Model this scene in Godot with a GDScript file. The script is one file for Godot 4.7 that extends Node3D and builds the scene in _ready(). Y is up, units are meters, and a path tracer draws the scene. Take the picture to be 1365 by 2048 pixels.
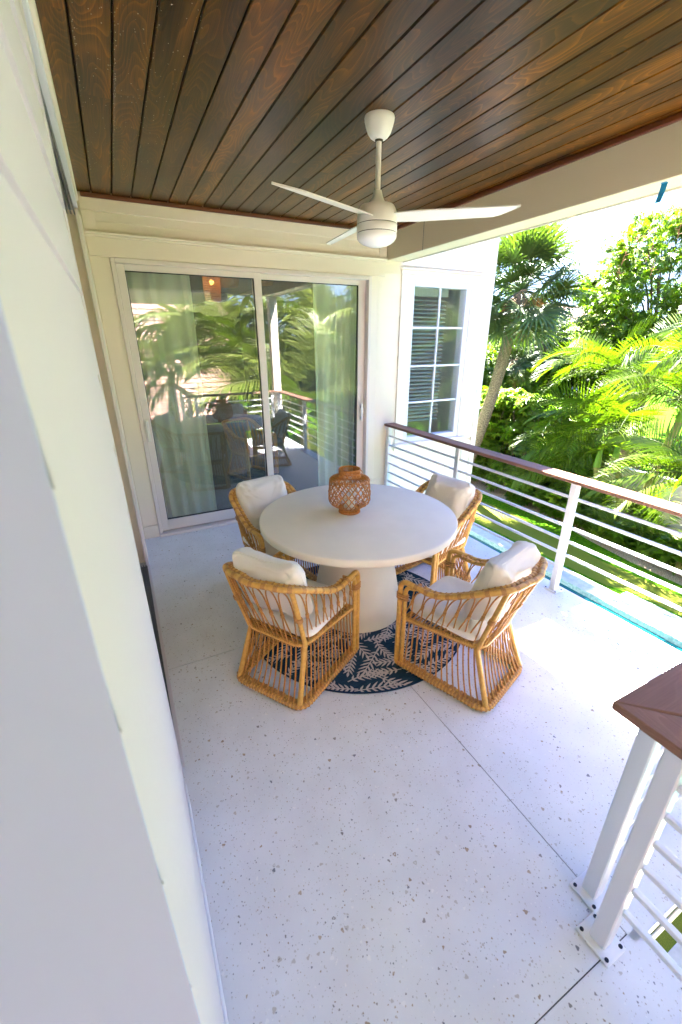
extends Node3D

# ---------------------------------------------------------------- mesh builder
class MB:
	var v := PackedVector3Array()
	var n := PackedVector3Array()
	var uv := PackedVector2Array()
	var c := PackedColorArray()
	var ix := PackedInt32Array()
	var col := Color(1, 1, 1)

	func vert(p: Vector3, nn: Vector3, t := Vector2.ZERO) -> int:
		v.append(p); n.append(nn); uv.append(t); c.append(col)
		return v.size() - 1

	func tri_i(a: int, b: int, d: int) -> void:
		var s: Vector3 = n[a] + n[b] + n[d]
		if (v[b] - v[a]).cross(v[d] - v[a]).dot(s) > 0.0:
			ix.append(a); ix.append(d); ix.append(b)
		else:
			ix.append(a); ix.append(b); ix.append(d)

	func quad_i(a: int, b: int, d: int, e: int) -> void:
		tri_i(a, b, d); tri_i(a, d, e)

	func face(a: Vector3, b: Vector3, d: Vector3, e: Vector3, nn: Vector3, t0 := Vector2(0, 0), t1 := Vector2(1, 0), t2 := Vector2(1, 1), t3 := Vector2(0, 1)) -> void:
		quad_i(vert(a, nn, t0), vert(b, nn, t1), vert(d, nn, t2), vert(e, nn, t3))

	func tri(a: Vector3, b: Vector3, d: Vector3, nn: Vector3) -> void:
		tri_i(vert(a, nn), vert(b, nn), vert(d, nn))

	func box(ce: Vector3, size: Vector3, bev := 0.0, ba := Basis.IDENTITY) -> void:
		var h := size * 0.5
		var b := minf(bev, minf(h.x, minf(h.y, h.z)) * 0.6)
		var ax: Array[Vector3] = [Vector3(1, 0, 0), Vector3(0, 1, 0), Vector3(0, 0, 1)]
		for k in 3:
			var k1 := (k + 1) % 3
			var k2 := (k + 2) % 3
			for s in [-1.0, 1.0]:
				var nn: Vector3 = ax[k] * s
				var o: Vector3 = nn * h[k]
				var p1: Vector3 = ax[k1] * (h[k1] - b)
				var p2: Vector3 = ax[k2] * (h[k2] - b)
				var ua := h[k1] - b
				var ub := h[k2] - b
				face(ce + ba * (o - p1 - p2), ce + ba * (o + p1 - p2), ce + ba * (o + p1 + p2), ce + ba * (o - p1 + p2), ba * nn, Vector2(-ua, -ub), Vector2(ua, -ub), Vector2(ua, ub), Vector2(-ua, ub))
		if b <= 0.0:
			return
		for k in 3:
			var k1 := (k + 1) % 3
			var k2 := (k + 2) % 3
			for s1 in [-1.0, 1.0]:
				for s2 in [-1.0, 1.0]:
					var e: Vector3 = ax[k] * (h[k] - b)
					var q1: Vector3 = ax[k1] * (s1 * h[k1]) + ax[k2] * (s2 * (h[k2] - b))
					var q2: Vector3 = ax[k1] * (s1 * (h[k1] - b)) + ax[k2] * (s2 * h[k2])
					face(ce + ba * (q1 - e), ce + ba * (q1 + e), ce + ba * (q2 + e), ce + ba * (q2 - e), ba * (ax[k1] * s1 + ax[k2] * s2).normalized())
		for sx in [-1.0, 1.0]:
			for sy in [-1.0, 1.0]:
				for sz in [-1.0, 1.0]:
					var sg := Vector3(sx, sy, sz)
					tri(ce + ba * (sg * Vector3(h.x, h.y - b, h.z - b)), ce + ba * (sg * Vector3(h.x - b, h.y, h.z - b)), ce + ba * (sg * Vector3(h.x - b, h.y - b, h.z)), ba * sg.normalized())

	func span(a: Vector3, b: Vector3, bev := 0.0) -> void:
		box((a + b) * 0.5, (b - a).abs(), bev)

	func tube(path: PackedVector3Array, r0: float, r1: float, sides := 8, caps := true, flat := 1.0, closed := false) -> void:
		var m := path.size()
		if m < 2:
			return
		var t0 := (path[1] - path[0]).normalized()
		var up := Vector3.UP if absf(t0.y) < 0.9 else Vector3.RIGHT
		var side := t0.cross(up).normalized()
		var rings: Array[PackedInt32Array] = []
		var ln := 0.0
		for i in m:
			var t: Vector3
			if closed:
				t = (path[(i + 1) % m] - path[(i - 1 + m) % m]).normalized()
			else:
				t = (path[mini(i + 1, m - 1)] - path[maxi(i - 1, 0)]).normalized()
			side = (side - t * side.dot(t)).normalized()
			var upv := t.cross(side).normalized()
			if i > 0:
				ln += path[i].distance_to(path[i - 1])
			var r := lerpf(r0, r1, float(i) / float(m - 1))
			var ring := PackedInt32Array()
			for k in sides + 1:
				var a := TAU * float(k) / float(sides)
				var d := side * cos(a) + upv * sin(a) * flat
				var nn := (side * cos(a) * flat + upv * sin(a)).normalized()
				ring.append(vert(path[i] + d * r, nn, Vector2(ln, float(k) / float(sides) * TAU * r)))
			rings.append(ring)
			if caps and not closed and (i == 0 or i == m - 1):
				var cn := -t if i == 0 else t
				var cc := vert(path[i], cn)
				for k in sides:
					tri_i(cc, vert(v[ring[k]], cn), vert(v[ring[k + 1]], cn))
		for i in (m if closed else m - 1):
			var ra := rings[i]
			var rb := rings[(i + 1) % m]
			for k in sides:
				quad_i(ra[k], ra[k + 1], rb[k + 1], rb[k])

	func lathe(pr: PackedVector2Array, segs := 32, ce := Vector3.ZERO, hard := 0.75) -> void:
		var m := pr.size()
		var sn: Array[Vector2] = []
		for i in m - 1:
			var d := (pr[i + 1] - pr[i]).normalized()
			sn.append(Vector2(d.y, -d.x))
		for i in m - 1:
			var na := sn[i]
			var nb := sn[i]
			if i > 0 and sn[i - 1].dot(sn[i]) > hard:
				na = (sn[i - 1] + sn[i]).normalized()
			if i < m - 2 and sn[i + 1].dot(sn[i]) > hard:
				nb = (sn[i + 1] + sn[i]).normalized()
			var pa := PackedInt32Array()
			var pb := PackedInt32Array()
			for k in segs + 1:
				var a := TAU * float(k) / float(segs)
				var dir := Vector3(cos(a), 0, sin(a))
				pa.append(vert(ce + dir * pr[i].x + Vector3(0, pr[i].y, 0), dir * na.x + Vector3(0, na.y, 0), Vector2(float(k) / segs, pr[i].y)))
				pb.append(vert(ce + dir * pr[i + 1].x + Vector3(0, pr[i + 1].y, 0), dir * nb.x + Vector3(0, nb.y, 0), Vector2(float(k) / segs, pr[i + 1].y)))
			for k in segs:
				quad_i(pa[k], pa[k + 1], pb[k + 1], pb[k])

	# a sheet of points, rows x columns, with smooth normals; both sides when thick
	func sheet(pts: PackedVector3Array, rows: int, cols: int, flip := false, uvs := 1.0) -> void:
		var base := v.size()
		for r in rows:
			for q in cols:
				var dx := pts[r * cols + mini(q + 1, cols - 1)] - pts[r * cols + maxi(q - 1, 0)]
				var dy := pts[mini(r + 1, rows - 1) * cols + q] - pts[maxi(r - 1, 0) * cols + q]
				var nn := dx.cross(dy).normalized()
				if flip:
					nn = -nn
				vert(pts[r * cols + q], nn, Vector2(float(q) / (cols - 1), float(r) / (rows - 1)) * uvs)
		for r in rows - 1:
			for q in cols - 1:
				quad_i(base + r * cols + q, base + r * cols + q + 1, base + (r + 1) * cols + q + 1, base + (r + 1) * cols + q)

	func mesh() -> ArrayMesh:
		var am := ArrayMesh.new()
		var a := []
		a.resize(Mesh.ARRAY_MAX)
		a[Mesh.ARRAY_VERTEX] = v
		a[Mesh.ARRAY_NORMAL] = n
		a[Mesh.ARRAY_TEX_UV] = uv
		a[Mesh.ARRAY_COLOR] = c
		a[Mesh.ARRAY_INDEX] = ix
		am.add_surface_from_arrays(Mesh.PRIMITIVE_TRIANGLES, a)
		return am

# ---------------------------------------------------------------- naming helpers
var taken := {}
var M := {}
var rng := RandomNumberGenerator.new()

func numbered(parent: Node, called: String) -> String:
	var key := str(parent.get_instance_id()) + called
	var k: int = taken.get(key, 0)
	taken[key] = k + 1
	return called if k == 0 else "%s_%03d" % [called, k]

func tag(o: Node, label: String, category: String, group := "") -> void:
	o.set_meta("label", label)
	o.set_meta("category", category)
	if group:
		o.set_meta("group", group)

func thing(called: String, label: String, category: String, at := Vector3.ZERO, turn := 0.0, group := "") -> Node3D:
	var o := Node3D.new()
	o.name = numbered(self, called)
	add_child(o, true)
	o.position = at
	o.rotation.y = turn
	tag(o, label, category, group)
	return o

func structure(called: String) -> Node3D:
	var o := Node3D.new()
	o.name = numbered(self, called)
	add_child(o, true)
	o.set_meta("kind", "structure")
	return o

func put(parent: Node, called: String, m: Mesh, mat: Material) -> MeshInstance3D:
	var o := MeshInstance3D.new()
	o.name = numbered(parent, called)
	o.mesh = m
	o.material_override = mat
	parent.add_child(o, true)
	return o

func put_box(parent: Node, called: String, a: Vector3, b: Vector3, mat: Material, bev := 0.003) -> MeshInstance3D:
	var mb := MB.new()
	mb.span(a, b, bev)
	return put(parent, called, mb.mesh(), mat)

func struct_mesh(called: String, m: Mesh, mat: Material) -> MeshInstance3D:
	var o := put(self, called, m, mat)
	o.set_meta("kind", "structure")
	return o

func copy_of(o: Node3D, label: String, at: Vector3, turn: float, group := "") -> Node3D:
	var base: String = o.name
	var q: Node3D = o.duplicate()
	q.name = numbered(self, base)
	add_child(q, true)
	q.position = at
	q.rotation.y = turn
	q.set_meta("label", label)
	if group:
		q.set_meta("group", group)
	return q

# ---------------------------------------------------------------- materials
func mat(called: String, col: Color, rough := 0.6, spec := 0.5) -> StandardMaterial3D:
	var m := StandardMaterial3D.new()
	m.resource_name = called
	m.albedo_color = col
	m.roughness = rough
	m.metallic_specular = spec
	M[called] = m
	return m

func noise_tex(seed_: int, freq: float, ramp: Gradient, size := 512, octaves := 4, normal := false, bump := 2.0) -> NoiseTexture2D:
	var f := FastNoiseLite.new()
	f.seed = seed_
	f.noise_type = FastNoiseLite.TYPE_SIMPLEX_SMOOTH
	f.frequency = freq
	f.fractal_octaves = octaves
	var t := NoiseTexture2D.new()
	t.noise = f
	t.width = size
	t.height = size
	t.seamless = true
	t.color_ramp = ramp
	t.as_normal_map = normal
	t.bump_strength = bump
	return t

func ramp2(a: Color, b: Color, p0 := 0.3, p1 := 0.7) -> Gradient:
	var g := Gradient.new()
	g.set_color(0, a); g.set_offset(0, p0)
	g.set_color(1, b); g.set_offset(1, p1)
	return g

func triplanar(m: StandardMaterial3D, scale: float) -> void:
	m.uv1_triplanar = true
	m.uv1_world_triplanar = true
	m.uv1_scale = Vector3.ONE * scale

func wood_image(seed_: int, dark: Color, light: Color, w := 1024, h := 128) -> ImageTexture:
	var f := FastNoiseLite.new()
	f.seed = seed_; f.frequency = 1.0; f.noise_type = FastNoiseLite.TYPE_SIMPLEX_SMOOTH; f.fractal_octaves = 2
	var g := FastNoiseLite.new()
	g.seed = seed_ + 50; g.frequency = 1.0; g.fractal_octaves = 3
	var data := PackedByteArray()
	data.resize(w * h * 3)
	var at := 0
	for y in h:
		var vy := float(y) / h
		for x in w:
			var vx := float(x) / w
			var e := f.get_noise_2d(vx * 2.3, vy * 0.62)
			var rings := e * 6.5 + absf(vy - 0.5) * 2.0
			var s := rings - floorf(rings)
			var line := pow(s, 3.5)
			if s > 0.94:
				line *= (1.0 - s) / 0.06
			var grain := g.get_noise_2d(vx * 6.0, vy * 60.0) * 0.5 + 0.5
			var blot := f.get_noise_2d(vx * 2.0 + 30.0, vy * 0.8 + 7.0) * 0.5 + 0.5
			var k := clampf(0.17 + 0.28 * line * (0.4 + blot) + 0.40 * (grain - 0.5) + 0.42 * (blot - 0.5), 0.0, 1.0)
			var cc := dark.lerp(light, k)
			data[at] = int(cc.r * 255.0); data[at + 1] = int(cc.g * 255.0); data[at + 2] = int(cc.b * 255.0)
			at += 3
	return ImageTexture.create_from_image(Image.create_from_data(w, h, false, Image.FORMAT_RGB8, data))

func terrazzo() -> ImageTexture:
	var w := 2048
	var f := FastNoiseLite.new()
	f.seed = 5; f.frequency = 0.004; f.fractal_octaves = 5
	var im := f.get_seamless_image(w, w)
	im.convert(Image.FORMAT_RGB8)
	var d := im.get_data()
	for i in w * w:
		var k := d[i * 3] / 255.0 - 0.5
		d[i * 3] = int(224.0 + 11.0 * k); d[i * 3 + 1] = int(224.0 + 12.0 * k); d[i * 3 + 2] = int(225.0 + 13.0 * k)
	var r := RandomNumberGenerator.new()
	r.seed = 77
	var cols := [Color8(128, 104, 78), Color8(150, 122, 90), Color8(96, 92, 88), Color8(118, 112, 106), Color8(84, 88, 96), Color8(168, 146, 118), Color8(180, 172, 160), Color8(186, 180, 172), Color8(240, 238, 234)]
	for q in 24000:
		var big := r.randf()
		var cx := r.randf() * w
		var cy := r.randf() * w
		var a := lerpf(0.9, 2.8, pow(r.randf(), 1.6)) if big < 0.92 else lerpf(2.4, 6.6, pow(r.randf(), 2.2))
		var b := a * r.randf_range(0.45, 1.0)
		var th := r.randf() * PI
		var cc: Color = cols[r.randi() % 6] if r.randf() < 0.36 else cols[6 + r.randi() % 3]
		var hollow := r.randf() < 0.12 and a > 3.0
		var ex := int(a) + 2
		var wob := r.randf() * 6.0
		for oy in range(-ex, ex + 1):
			for ox in range(-ex, ex + 1):
				var lx := ox * cos(th) + oy * sin(th)
				var ly := -ox * sin(th) + oy * cos(th)
				var an := atan2(ly, lx)
				var rr := sqrt(lx * lx / (a * a) + ly * ly / (b * b)) / (1.0 + 0.18 * sin(3.0 * an + wob))
				var m := clampf((1.1 - rr) * a * 0.6, 0.0, 0.7)
				if hollow and rr < 0.55:
					m *= 0.25
				if m <= 0.0:
					continue
				var px := posmod(int(cx) + ox, w)
				var py := posmod(int(cy) + oy, w)
				var i := (py * w + px) * 3
				d[i] = int(lerpf(d[i], cc.r * 255.0, m)); d[i + 1] = int(lerpf(d[i + 1], cc.g * 255.0, m)); d[i + 2] = int(lerpf(d[i + 2], cc.b * 255.0, m))
	return ImageTexture.create_from_image(Image.create_from_data(w, w, false, Image.FORMAT_RGB8, d))

func rug_image() -> ImageTexture:
	var w := 1280
	var data := PackedByteArray()
	data.resize(w * w * 3)
	var f := FastNoiseLite.new()
	f.seed = 9; f.frequency = 0.05
	var at := 0
	for y in w:
		for x in w:
			var k := 0.8 + 0.22 * f.get_noise_2d(x * 0.25, y * 3.0) + 0.16 * sin(y * 0.9) * sin(x * 0.55)
			data[at] = int(50.0 * k); data[at + 1] = int(78.0 * k); data[at + 2] = int(98.0 * k)
			at += 3
	var r := RandomNumberGenerator.new()
	r.seed = 21
	var placed: Array[Vector3] = []
	var tries := 0
	while placed.size() < 190 and tries < 4000:
		tries += 1
		var p := Vector2(r.randf_range(0.03, 0.97), r.randf_range(0.03, 0.97)) * w
		var ok := true
		for o in placed:
			if Vector2(o.x, o.y).distance_to(p) < 86.0:
				ok = false
				break
		if ok:
			placed.append(Vector3(p.x, p.y, r.randf() * TAU))
	for o in placed:
		var ln := r.randf_range(155.0, 205.0)
		var bend := r.randf_range(-0.9, 0.9)
		var p := Vector2(o.x, o.y)
		var ang := o.z
		p -= Vector2(cos(ang), sin(ang)) * ln * 0.5
		var steps := 7
		for s in steps + 1:
			var t := float(s) / steps
			var dir := Vector2(cos(ang), sin(ang))
			var nx := p + dir * ln / steps
			if s < steps:
				_leaf(data, w, p, nx, 3.2)
			var ll := ln * 0.36 * sin(PI * (0.12 + 0.80 * (1.0 - t * 0.75))) * (1.0 - 0.25 * t)
			if s > 0 and s < steps:
				for sd in [-1.0, 1.0]:
					var la: float = ang + sd * (0.92 - 0.35 * t)
					_leaf(data, w, p, p + Vector2(cos(la), sin(la)) * ll, 5.2)
			if s == steps:
				_leaf(data, w, p, p + dir * ln * 0.2, 7.0)
			p = nx
			ang += bend / steps
	return ImageTexture.create_from_image(Image.create_from_data(w, w, false, Image.FORMAT_RGB8, data))

func _leaf(d: PackedByteArray, w: int, a: Vector2, b: Vector2, wd: float) -> void:
	var x0 := int(minf(a.x, b.x) - wd - 1); var x1 := int(maxf(a.x, b.x) + wd + 1)
	var y0 := int(minf(a.y, b.y) - wd - 1); var y1 := int(maxf(a.y, b.y) + wd + 1)
	var ab := b - a
	var l2 := ab.length_squared()
	var l := sqrt(l2)
	for y in range(maxi(0, y0), mini(w, y1)):
		for x in range(maxi(0, x0), mini(w, x1)):
			var q := Vector2(x, y) - a
			var t := q.dot(ab) / l2
			if t < 0.0 or t > 1.0:
				continue
			var dist := absf(q.cross(ab)) / l
			var lim := wd if wd < 4.0 else wd * pow(sin(PI * pow(t, 0.75)), 0.8)
			if dist < lim:
				var k := 0.92 + 0.1 * sin(y * 0.9) * sin(x * 0.55)
				var i := (y * w + x) * 3
				d[i] = int(206.0 * k); d[i + 1] = int(197.0 * k); d[i + 2] = int(190.0 * k)

func make_materials() -> void:
	var wp := mat("wall_paint", Color(0.94, 0.895, 0.815), 0.55, 0.4)
	wp.normal_enabled = true
	wp.normal_texture = noise_tex(3, 0.03, ramp2(Color.BLACK, Color.WHITE, 0, 1), 512, 4, true, 1.2)
	wp.normal_scale = 0.25
	triplanar(wp, 1.6)
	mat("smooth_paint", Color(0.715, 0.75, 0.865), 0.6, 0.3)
	mat("trim_paint", Color(0.94, 0.895, 0.825), 0.45, 0.45)
	var st := mat("rough_paint", Color(0.85, 0.82, 0.825), 0.75, 0.3)
	st.normal_enabled = true
	st.normal_texture = noise_tex(23, 0.05, ramp2(Color.BLACK, Color.WHITE, 0, 1), 512, 5, true, 3.0)
	st.normal_scale = 0.15
	triplanar(st, 1.1)
	mat("beam_paint", Color(0.90, 0.845, 0.72), 0.6, 0.35)
	mat("door_frame", Color(0.90, 0.86, 0.83), 0.35, 0.5)
	mat("white_metal", Color(0.90, 0.905, 0.92), 0.35, 0.5)
	mat("dark_gasket", Color(0.05, 0.05, 0.05), 0.6)
	mat("track_metal", Color(0.42, 0.43, 0.45), 0.4).metallic = 0.6
	mat("screw", Color(0.22, 0.23, 0.25), 0.4).metallic = 0.8
	var fl := mat("terrazzo", Color(1, 1, 1), 0.42, 0.4)
	fl.albedo_texture = terrazzo()
	triplanar(fl, 1.0 / 2.3)
	mat("joint_filler", Color(0.33, 0.32, 0.31), 0.8)
	var rg := mat("rug_weave", Color(1, 1, 1), 0.95, 0.15)
	rg.albedo_texture = rug_image()
	rg.heightmap_enabled = false
	mat("rug_edge", Color(0.13, 0.22, 0.30), 0.95, 0.1)
	for i in 5:
		var tx := wood_image(100 + i * 7, Color(0.215, 0.138, 0.025), Color(1.0, 0.66, 0.11))
		for j in 3:
			var t: Color = [Color(0.54, 0.51, 0.42), Color(0.86, 0.79, 0.62), Color(0.69, 0.65, 0.49)][j]
			var wm := mat("ceiling_wood_%d_%d" % [i, j], t, 0.36, 0.32)
			wm.albedo_texture = tx
			wm.clearcoat_enabled = true
			wm.clearcoat = 0.3
			wm.clearcoat_roughness = 0.22
	var tr := mat("wood_trim", Color(0.42, 0.22, 0.10), 0.4)
	tr.clearcoat_enabled = true; tr.clearcoat = 0.4; tr.clearcoat_roughness = 0.25
	mat("dark_gap", Color(0.07, 0.045, 0.03), 0.9)
	mat("droplet", Color(0.8, 0.75, 0.66), 0.1, 0.6)
	var hr := mat("handrail_wood", Color(1, 1, 1), 0.6, 0.35)
	hr.albedo_texture = wood_image(303, Color(0.51, 0.37, 0.30), Color(0.66, 0.50, 0.42), 1024, 64)
	mat("fan_white", Color(0.89, 0.875, 0.845), 0.4, 0.45)
	mat("fan_lens", Color(0.93, 0.92, 0.91), 0.25, 0.5)
	mat("dark_seam", Color(0.25, 0.23, 0.2), 0.7)
	var tb := mat("table_stone", Color(0.92, 0.885, 0.815), 0.62, 0.35)
	tb.albedo_texture = noise_tex(31, 0.008, ramp2(Color(0.988, 0.986, 0.984), Color(1, 1, 1)), 512, 5)
	triplanar(tb, 0.9)
	var po := mat("rattan_pole", Color(1, 1, 1), 0.42, 0.5)
	po.albedo_texture = noise_tex(41, 0.02, ramp2(Color(0.80, 0.595, 0.27), Color(0.87, 0.675, 0.34)), 256, 4)
	triplanar(po, 6.0)
	var sp := mat("rattan_cane", Color(1, 1, 1), 0.5, 0.45)
	sp.albedo_texture = noise_tex(43, 0.03, ramp2(Color(0.66, 0.44, 0.185), Color(0.79, 0.565, 0.265)), 256, 4)
	triplanar(sp, 9.0)
	var bn := mat("rattan_binding", Color(1, 1, 1), 0.5, 0.4)
	bn.albedo_texture = noise_tex(47, 0.06, ramp2(Color(0.66, 0.455, 0.235), Color(0.80, 0.595, 0.35)), 256, 3)
	triplanar(bn, 14.0)
	var lt := mat("lantern_cane", Color(1, 1, 1), 0.45, 0.5)
	lt.albedo_texture = noise_tex(53, 0.04, ramp2(Color(0.62, 0.38, 0.13), Color(0.84, 0.565, 0.235)), 256, 3)
	triplanar(lt, 9.0)
	var cu := mat("cushion_cloth", Color(0.90, 0.87, 0.815), 0.9, 0.2)
	cu.normal_enabled = true
	cu.normal_texture = noise_tex(61, 0.25, ramp2(Color.BLACK, Color.WHITE, 0, 1), 512, 2, true, 2.0)
	cu.normal_scale = 0.35
	triplanar(cu, 5.0)
	cu.rim_enabled = true; cu.rim = 0.25
	mat("tag_white", Color(0.85, 0.84, 0.88), 0.7)
	var gl := mat("pane_glass", Color(0.8, 0.9, 0.85, 0.02), 0.0, 0.5)
	gl.transparency = BaseMaterial3D.TRANSPARENCY_ALPHA
	mat("curtain_cloth", Color(0.82, 0.885, 0.79), 0.9, 0.2)
	M.curtain_cloth.backlight_enabled = true
	M.curtain_cloth.backlight = Color(0.4, 0.45, 0.4)
	mat("blind_slat", Color(0.66, 0.72, 0.67), 0.5)
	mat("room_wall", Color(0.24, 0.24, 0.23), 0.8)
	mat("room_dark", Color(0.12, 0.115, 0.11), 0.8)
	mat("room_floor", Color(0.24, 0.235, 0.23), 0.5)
	mat("candle_wax", Color(0.92, 0.90, 0.84), 0.5)
	mat("blue_tape", Color(0.05, 0.52, 0.70), 0.6)
	# outdoors
	var lw := mat("lawn_grass", Color(1, 1, 1), 0.95, 0.1)
	lw.albedo_texture = noise_tex(71, 0.02, ramp2(Color(0.21, 0.37, 0.06), Color(0.36, 0.52, 0.10), 0.25, 0.75), 1024, 6)
	triplanar(lw, 0.45)
	var pg := mat("putting_turf", Color(1, 1, 1), 0.95, 0.1)
	pg.albedo_texture = noise_tex(73, 0.12, ramp2(Color(0.40, 0.43, 0.16), Color(0.50, 0.52, 0.20), 0.25, 0.75), 1024, 4)
	triplanar(pg, 0.9)
	var mu := mat("mulch_soil", Color(1, 1, 1), 0.95, 0.1)
	mu.albedo_texture = noise_tex(79, 0.06, ramp2(Color(0.56, 0.47, 0.38), Color(0.82, 0.73, 0.62), 0.25, 0.8), 512, 5)
	triplanar(mu, 0.8)
	var dk := mat("pool_deck", Color(0.80, 0.79, 0.77), 0.7, 0.3)
	dk.albedo_texture = noise_tex(83, 0.02, ramp2(Color(0.93, 0.93, 0.92), Color(1, 1, 1)), 512, 4)
	triplanar(dk, 0.5)
	var wt := mat("pool_water", Color(0.08, 0.36, 0.37), 0.06, 0.4)
	wt.normal_enabled = true
	wt.normal_texture = noise_tex(89, 0.01, ramp2(Color.BLACK, Color.WHITE, 0, 1), 512, 3, true, 3.0)
	wt.normal_scale = 0.12
	triplanar(wt, 0.4)
	mat("pool_tile", Color(0.74, 0.87, 0.85), 0.25)
	mat("pool_tile_dark", Color(0.62, 0.79, 0.78), 0.25)
	mat("garden_wall_paint", Color(0.82, 0.81, 0.78), 0.8, 0.3)
	mat("fence_wood", Color(0.46, 0.40, 0.35), 0.85, 0.2)
	var bk := mat("palm_bark", Color(1, 1, 1), 0.9, 0.2)
	bk.albedo_texture = noise_tex(91, 0.03, ramp2(Color(0.40, 0.33, 0.25), Color(0.66, 0.57, 0.46)), 512, 5)
	triplanar(bk, 1.5)
	mat("palm_ring", Color(0.42, 0.36, 0.24), 0.9, 0.2)
	mat("young_trunk", Color(0.54, 0.50, 0.28), 0.7, 0.3)
	mat("crownshaft", Color(0.42, 0.56, 0.14), 0.45, 0.4)
	var tb2 := mat("tree_bark", Color(1, 1, 1), 0.9, 0.2)
	tb2.albedo_texture = noise_tex(97, 0.04, ramp2(Color(0.28, 0.22, 0.17), Color(0.48, 0.39, 0.31)), 512, 5)
	triplanar(tb2, 1.2)
	leaf_mat("palm_leaf", Color(0.43, 0.50, 0.14), 0.42, Color(0.88, 1.0, 0.42))
	leaf_mat("coconut_leaf", Color(0.43, 0.47, 0.18), 0.42, Color(0.7, 0.8, 0.35))
	leaf_mat("fan_leaf", Color(0.37, 0.43, 0.21), 0.45, Color(0.75, 0.85, 0.4))
	leaf_mat("dead_leaf", Color(0.60, 0.49, 0.34), 0.9, Color(0.3, 0.25, 0.15))
	leaf_mat("mango_leaf", Color(0.48, 0.55, 0.19), 0.36, Color(0.85, 1.0, 0.4))
	leaf_mat("hedge_leaf", Color(0.53, 0.62, 0.20), 0.3, Color(0.85, 1.0, 0.4))
	leaf_mat("far_leaf", Color(0.53, 0.585, 0.23), 0.5, Color(0.85, 1.0, 0.4))
	leaf_mat("bright_leaf", Color(0.52, 0.60, 0.14), 0.5, Color(0.9, 1.0, 0.2))
	leaf_mat("blossom", Color(0.66, 0.42, 0.30), 0.8, Color(0.4, 0.3, 0.2))
	leaf_mat("red_flower", Color(0.72, 0.20, 0.08), 0.7, Color(0.4, 0.1, 0.05))
	mat("pink_siding", Color(0.86, 0.68, 0.62), 0.7, 0.3)
	mat("roof_far", Color(0.72, 0.55, 0.48), 0.8)
	mat("wire_black", Color(0.12, 0.12, 0.13), 0.6)
	mat("shade_rattan", Color(0.60, 0.40, 0.18), 0.7)

func leaf_mat(called: String, col: Color, rough: float, back: Color) -> void:
	var m := mat(called, col, rough, 0.45)
	m.vertex_color_use_as_albedo = true
	m.backlight_enabled = true
	m.backlight = back
	m.cull_mode = BaseMaterial3D.CULL_DISABLED

# ================================================================ scene
func _ready() -> void:
	rng.seed = 12345
	var env := Environment.new()
	env.background_mode = Environment.BG_SKY
	var sm := ProceduralSkyMaterial.new()
	sm.sky_top_color = Color(0.22, 0.44, 1.0)
	sm.sky_horizon_color = Color(0.74, 0.86, 1.0)
	sm.sky_curve = 0.35
	sm.sky_energy_multiplier = 0.55
	sm.ground_bottom_color = Color(0.35, 0.36, 0.30)
	sm.ground_horizon_color = Color(0.75, 0.78, 0.78)
	var sky := Sky.new()
	sky.sky_material = sm
	env.sky = sky
	env.tonemap_mode = Environment.TONE_MAPPER_LINEAR
	env.tonemap_exposure = 19.8
	env.sdfgi_enabled = true
	env.ssao_enabled = true
	env.ssil_enabled = true
	var we := WorldEnvironment.new()
	we.name = "environment"
	we.environment = env
	add_child(we)
	var sun := DirectionalLight3D.new()
	sun.name = "sun"
	sun.light_energy = 1.6
	sun.light_color = Color(1.0, 0.988, 0.972)
	sun.light_angular_distance = 0.5
	sun.shadow_enabled = true
	add_child(sun)
	sun.look_at_from_position(Vector3.ZERO, -Vector3(0.345, 1.0, -0.55), Vector3.UP)
	var cam := Camera3D.new()
	cam.name = "camera"
	add_child(cam)
	var att := CameraAttributesPhysical.new()
	att.frustum_focal_length = 9.837
	att.frustum_near = 0.02
	att.frustum_far = 900.0
	att.frustum_focus_distance = 2.7
	att.exposure_aperture = 2.9
	cam.attributes = att
	cam.fov = 101.33
	cam.near = 0.02
	cam.far = 900.0
	cam.position = Vector3(0.03354, 1.84186, 4.28839)
	cam.rotation_order = EULER_ORDER_YXZ
	cam.rotation_degrees = Vector3(-22.2275, -26.895, -0.1584)
	cam.current = true

	make_materials()
	build_floor()
	build_ceiling()
	build_house()
	build_left_wall()
	build_door()
	build_window()
	build_railings()
	build_room()
	build_ground()
	build_neighbours()
	build_fan()
	build_dining()
	build_lantern()
	build_palms()
	build_trees()
	build_small()

# ---------------------------------------------------------------- setting
func build_floor() -> void:
	var fl := structure("balcony_floor")
	var j := 0.0016
	var t: StandardMaterial3D = M.terrazzo
	var slabs := [
		[0.0, 1.23, 0.0, 2.04], [1.23, 2.93, 0.0, 2.04], [0.0, 1.23, 2.04, 4.037], [1.23, 2.93, 2.04, 4.066], [-4.0, 1.30, 4.037, 6.3]]
	for s in slabs:
		var x1: float = s[1]
		var z1: float = s[3]
		put_box(fl, "floor_slab", Vector3(s[0] + (j if s[0] > 0.1 else -0.08), -0.06, s[2] + (j if s[2] > 0.1 else -0.05)), Vector3(x1 - (j if x1 < 1.25 else 0.0), 0.0, z1 - (j if z1 < 4.05 else 0.0)), t, 0.0012)
	var mb := MB.new()
	mb.span(Vector3(-0.3, -0.12, -0.1), Vector3(2.925, -0.0035, 4.06))
	mb.span(Vector3(-4.0, -0.12, 4.0601), Vector3(1.295, -0.0035, 6.29))
	put(fl, "slab_core", mb.mesh(), M.joint_filler)
	# fascia under the slab edges
	var fb := MB.new()
	fb.span(Vector3(2.926, -0.13, -0.02), Vector3(2.945, -0.062, 4.07), 0.003)
	fb.span(Vector3(1.303, -0.13, 4.068), Vector3(2.944, -0.062, 4.074), 0.003)
	put(fl, "edge_fascia", fb.mesh(), M.trim_paint)

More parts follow.
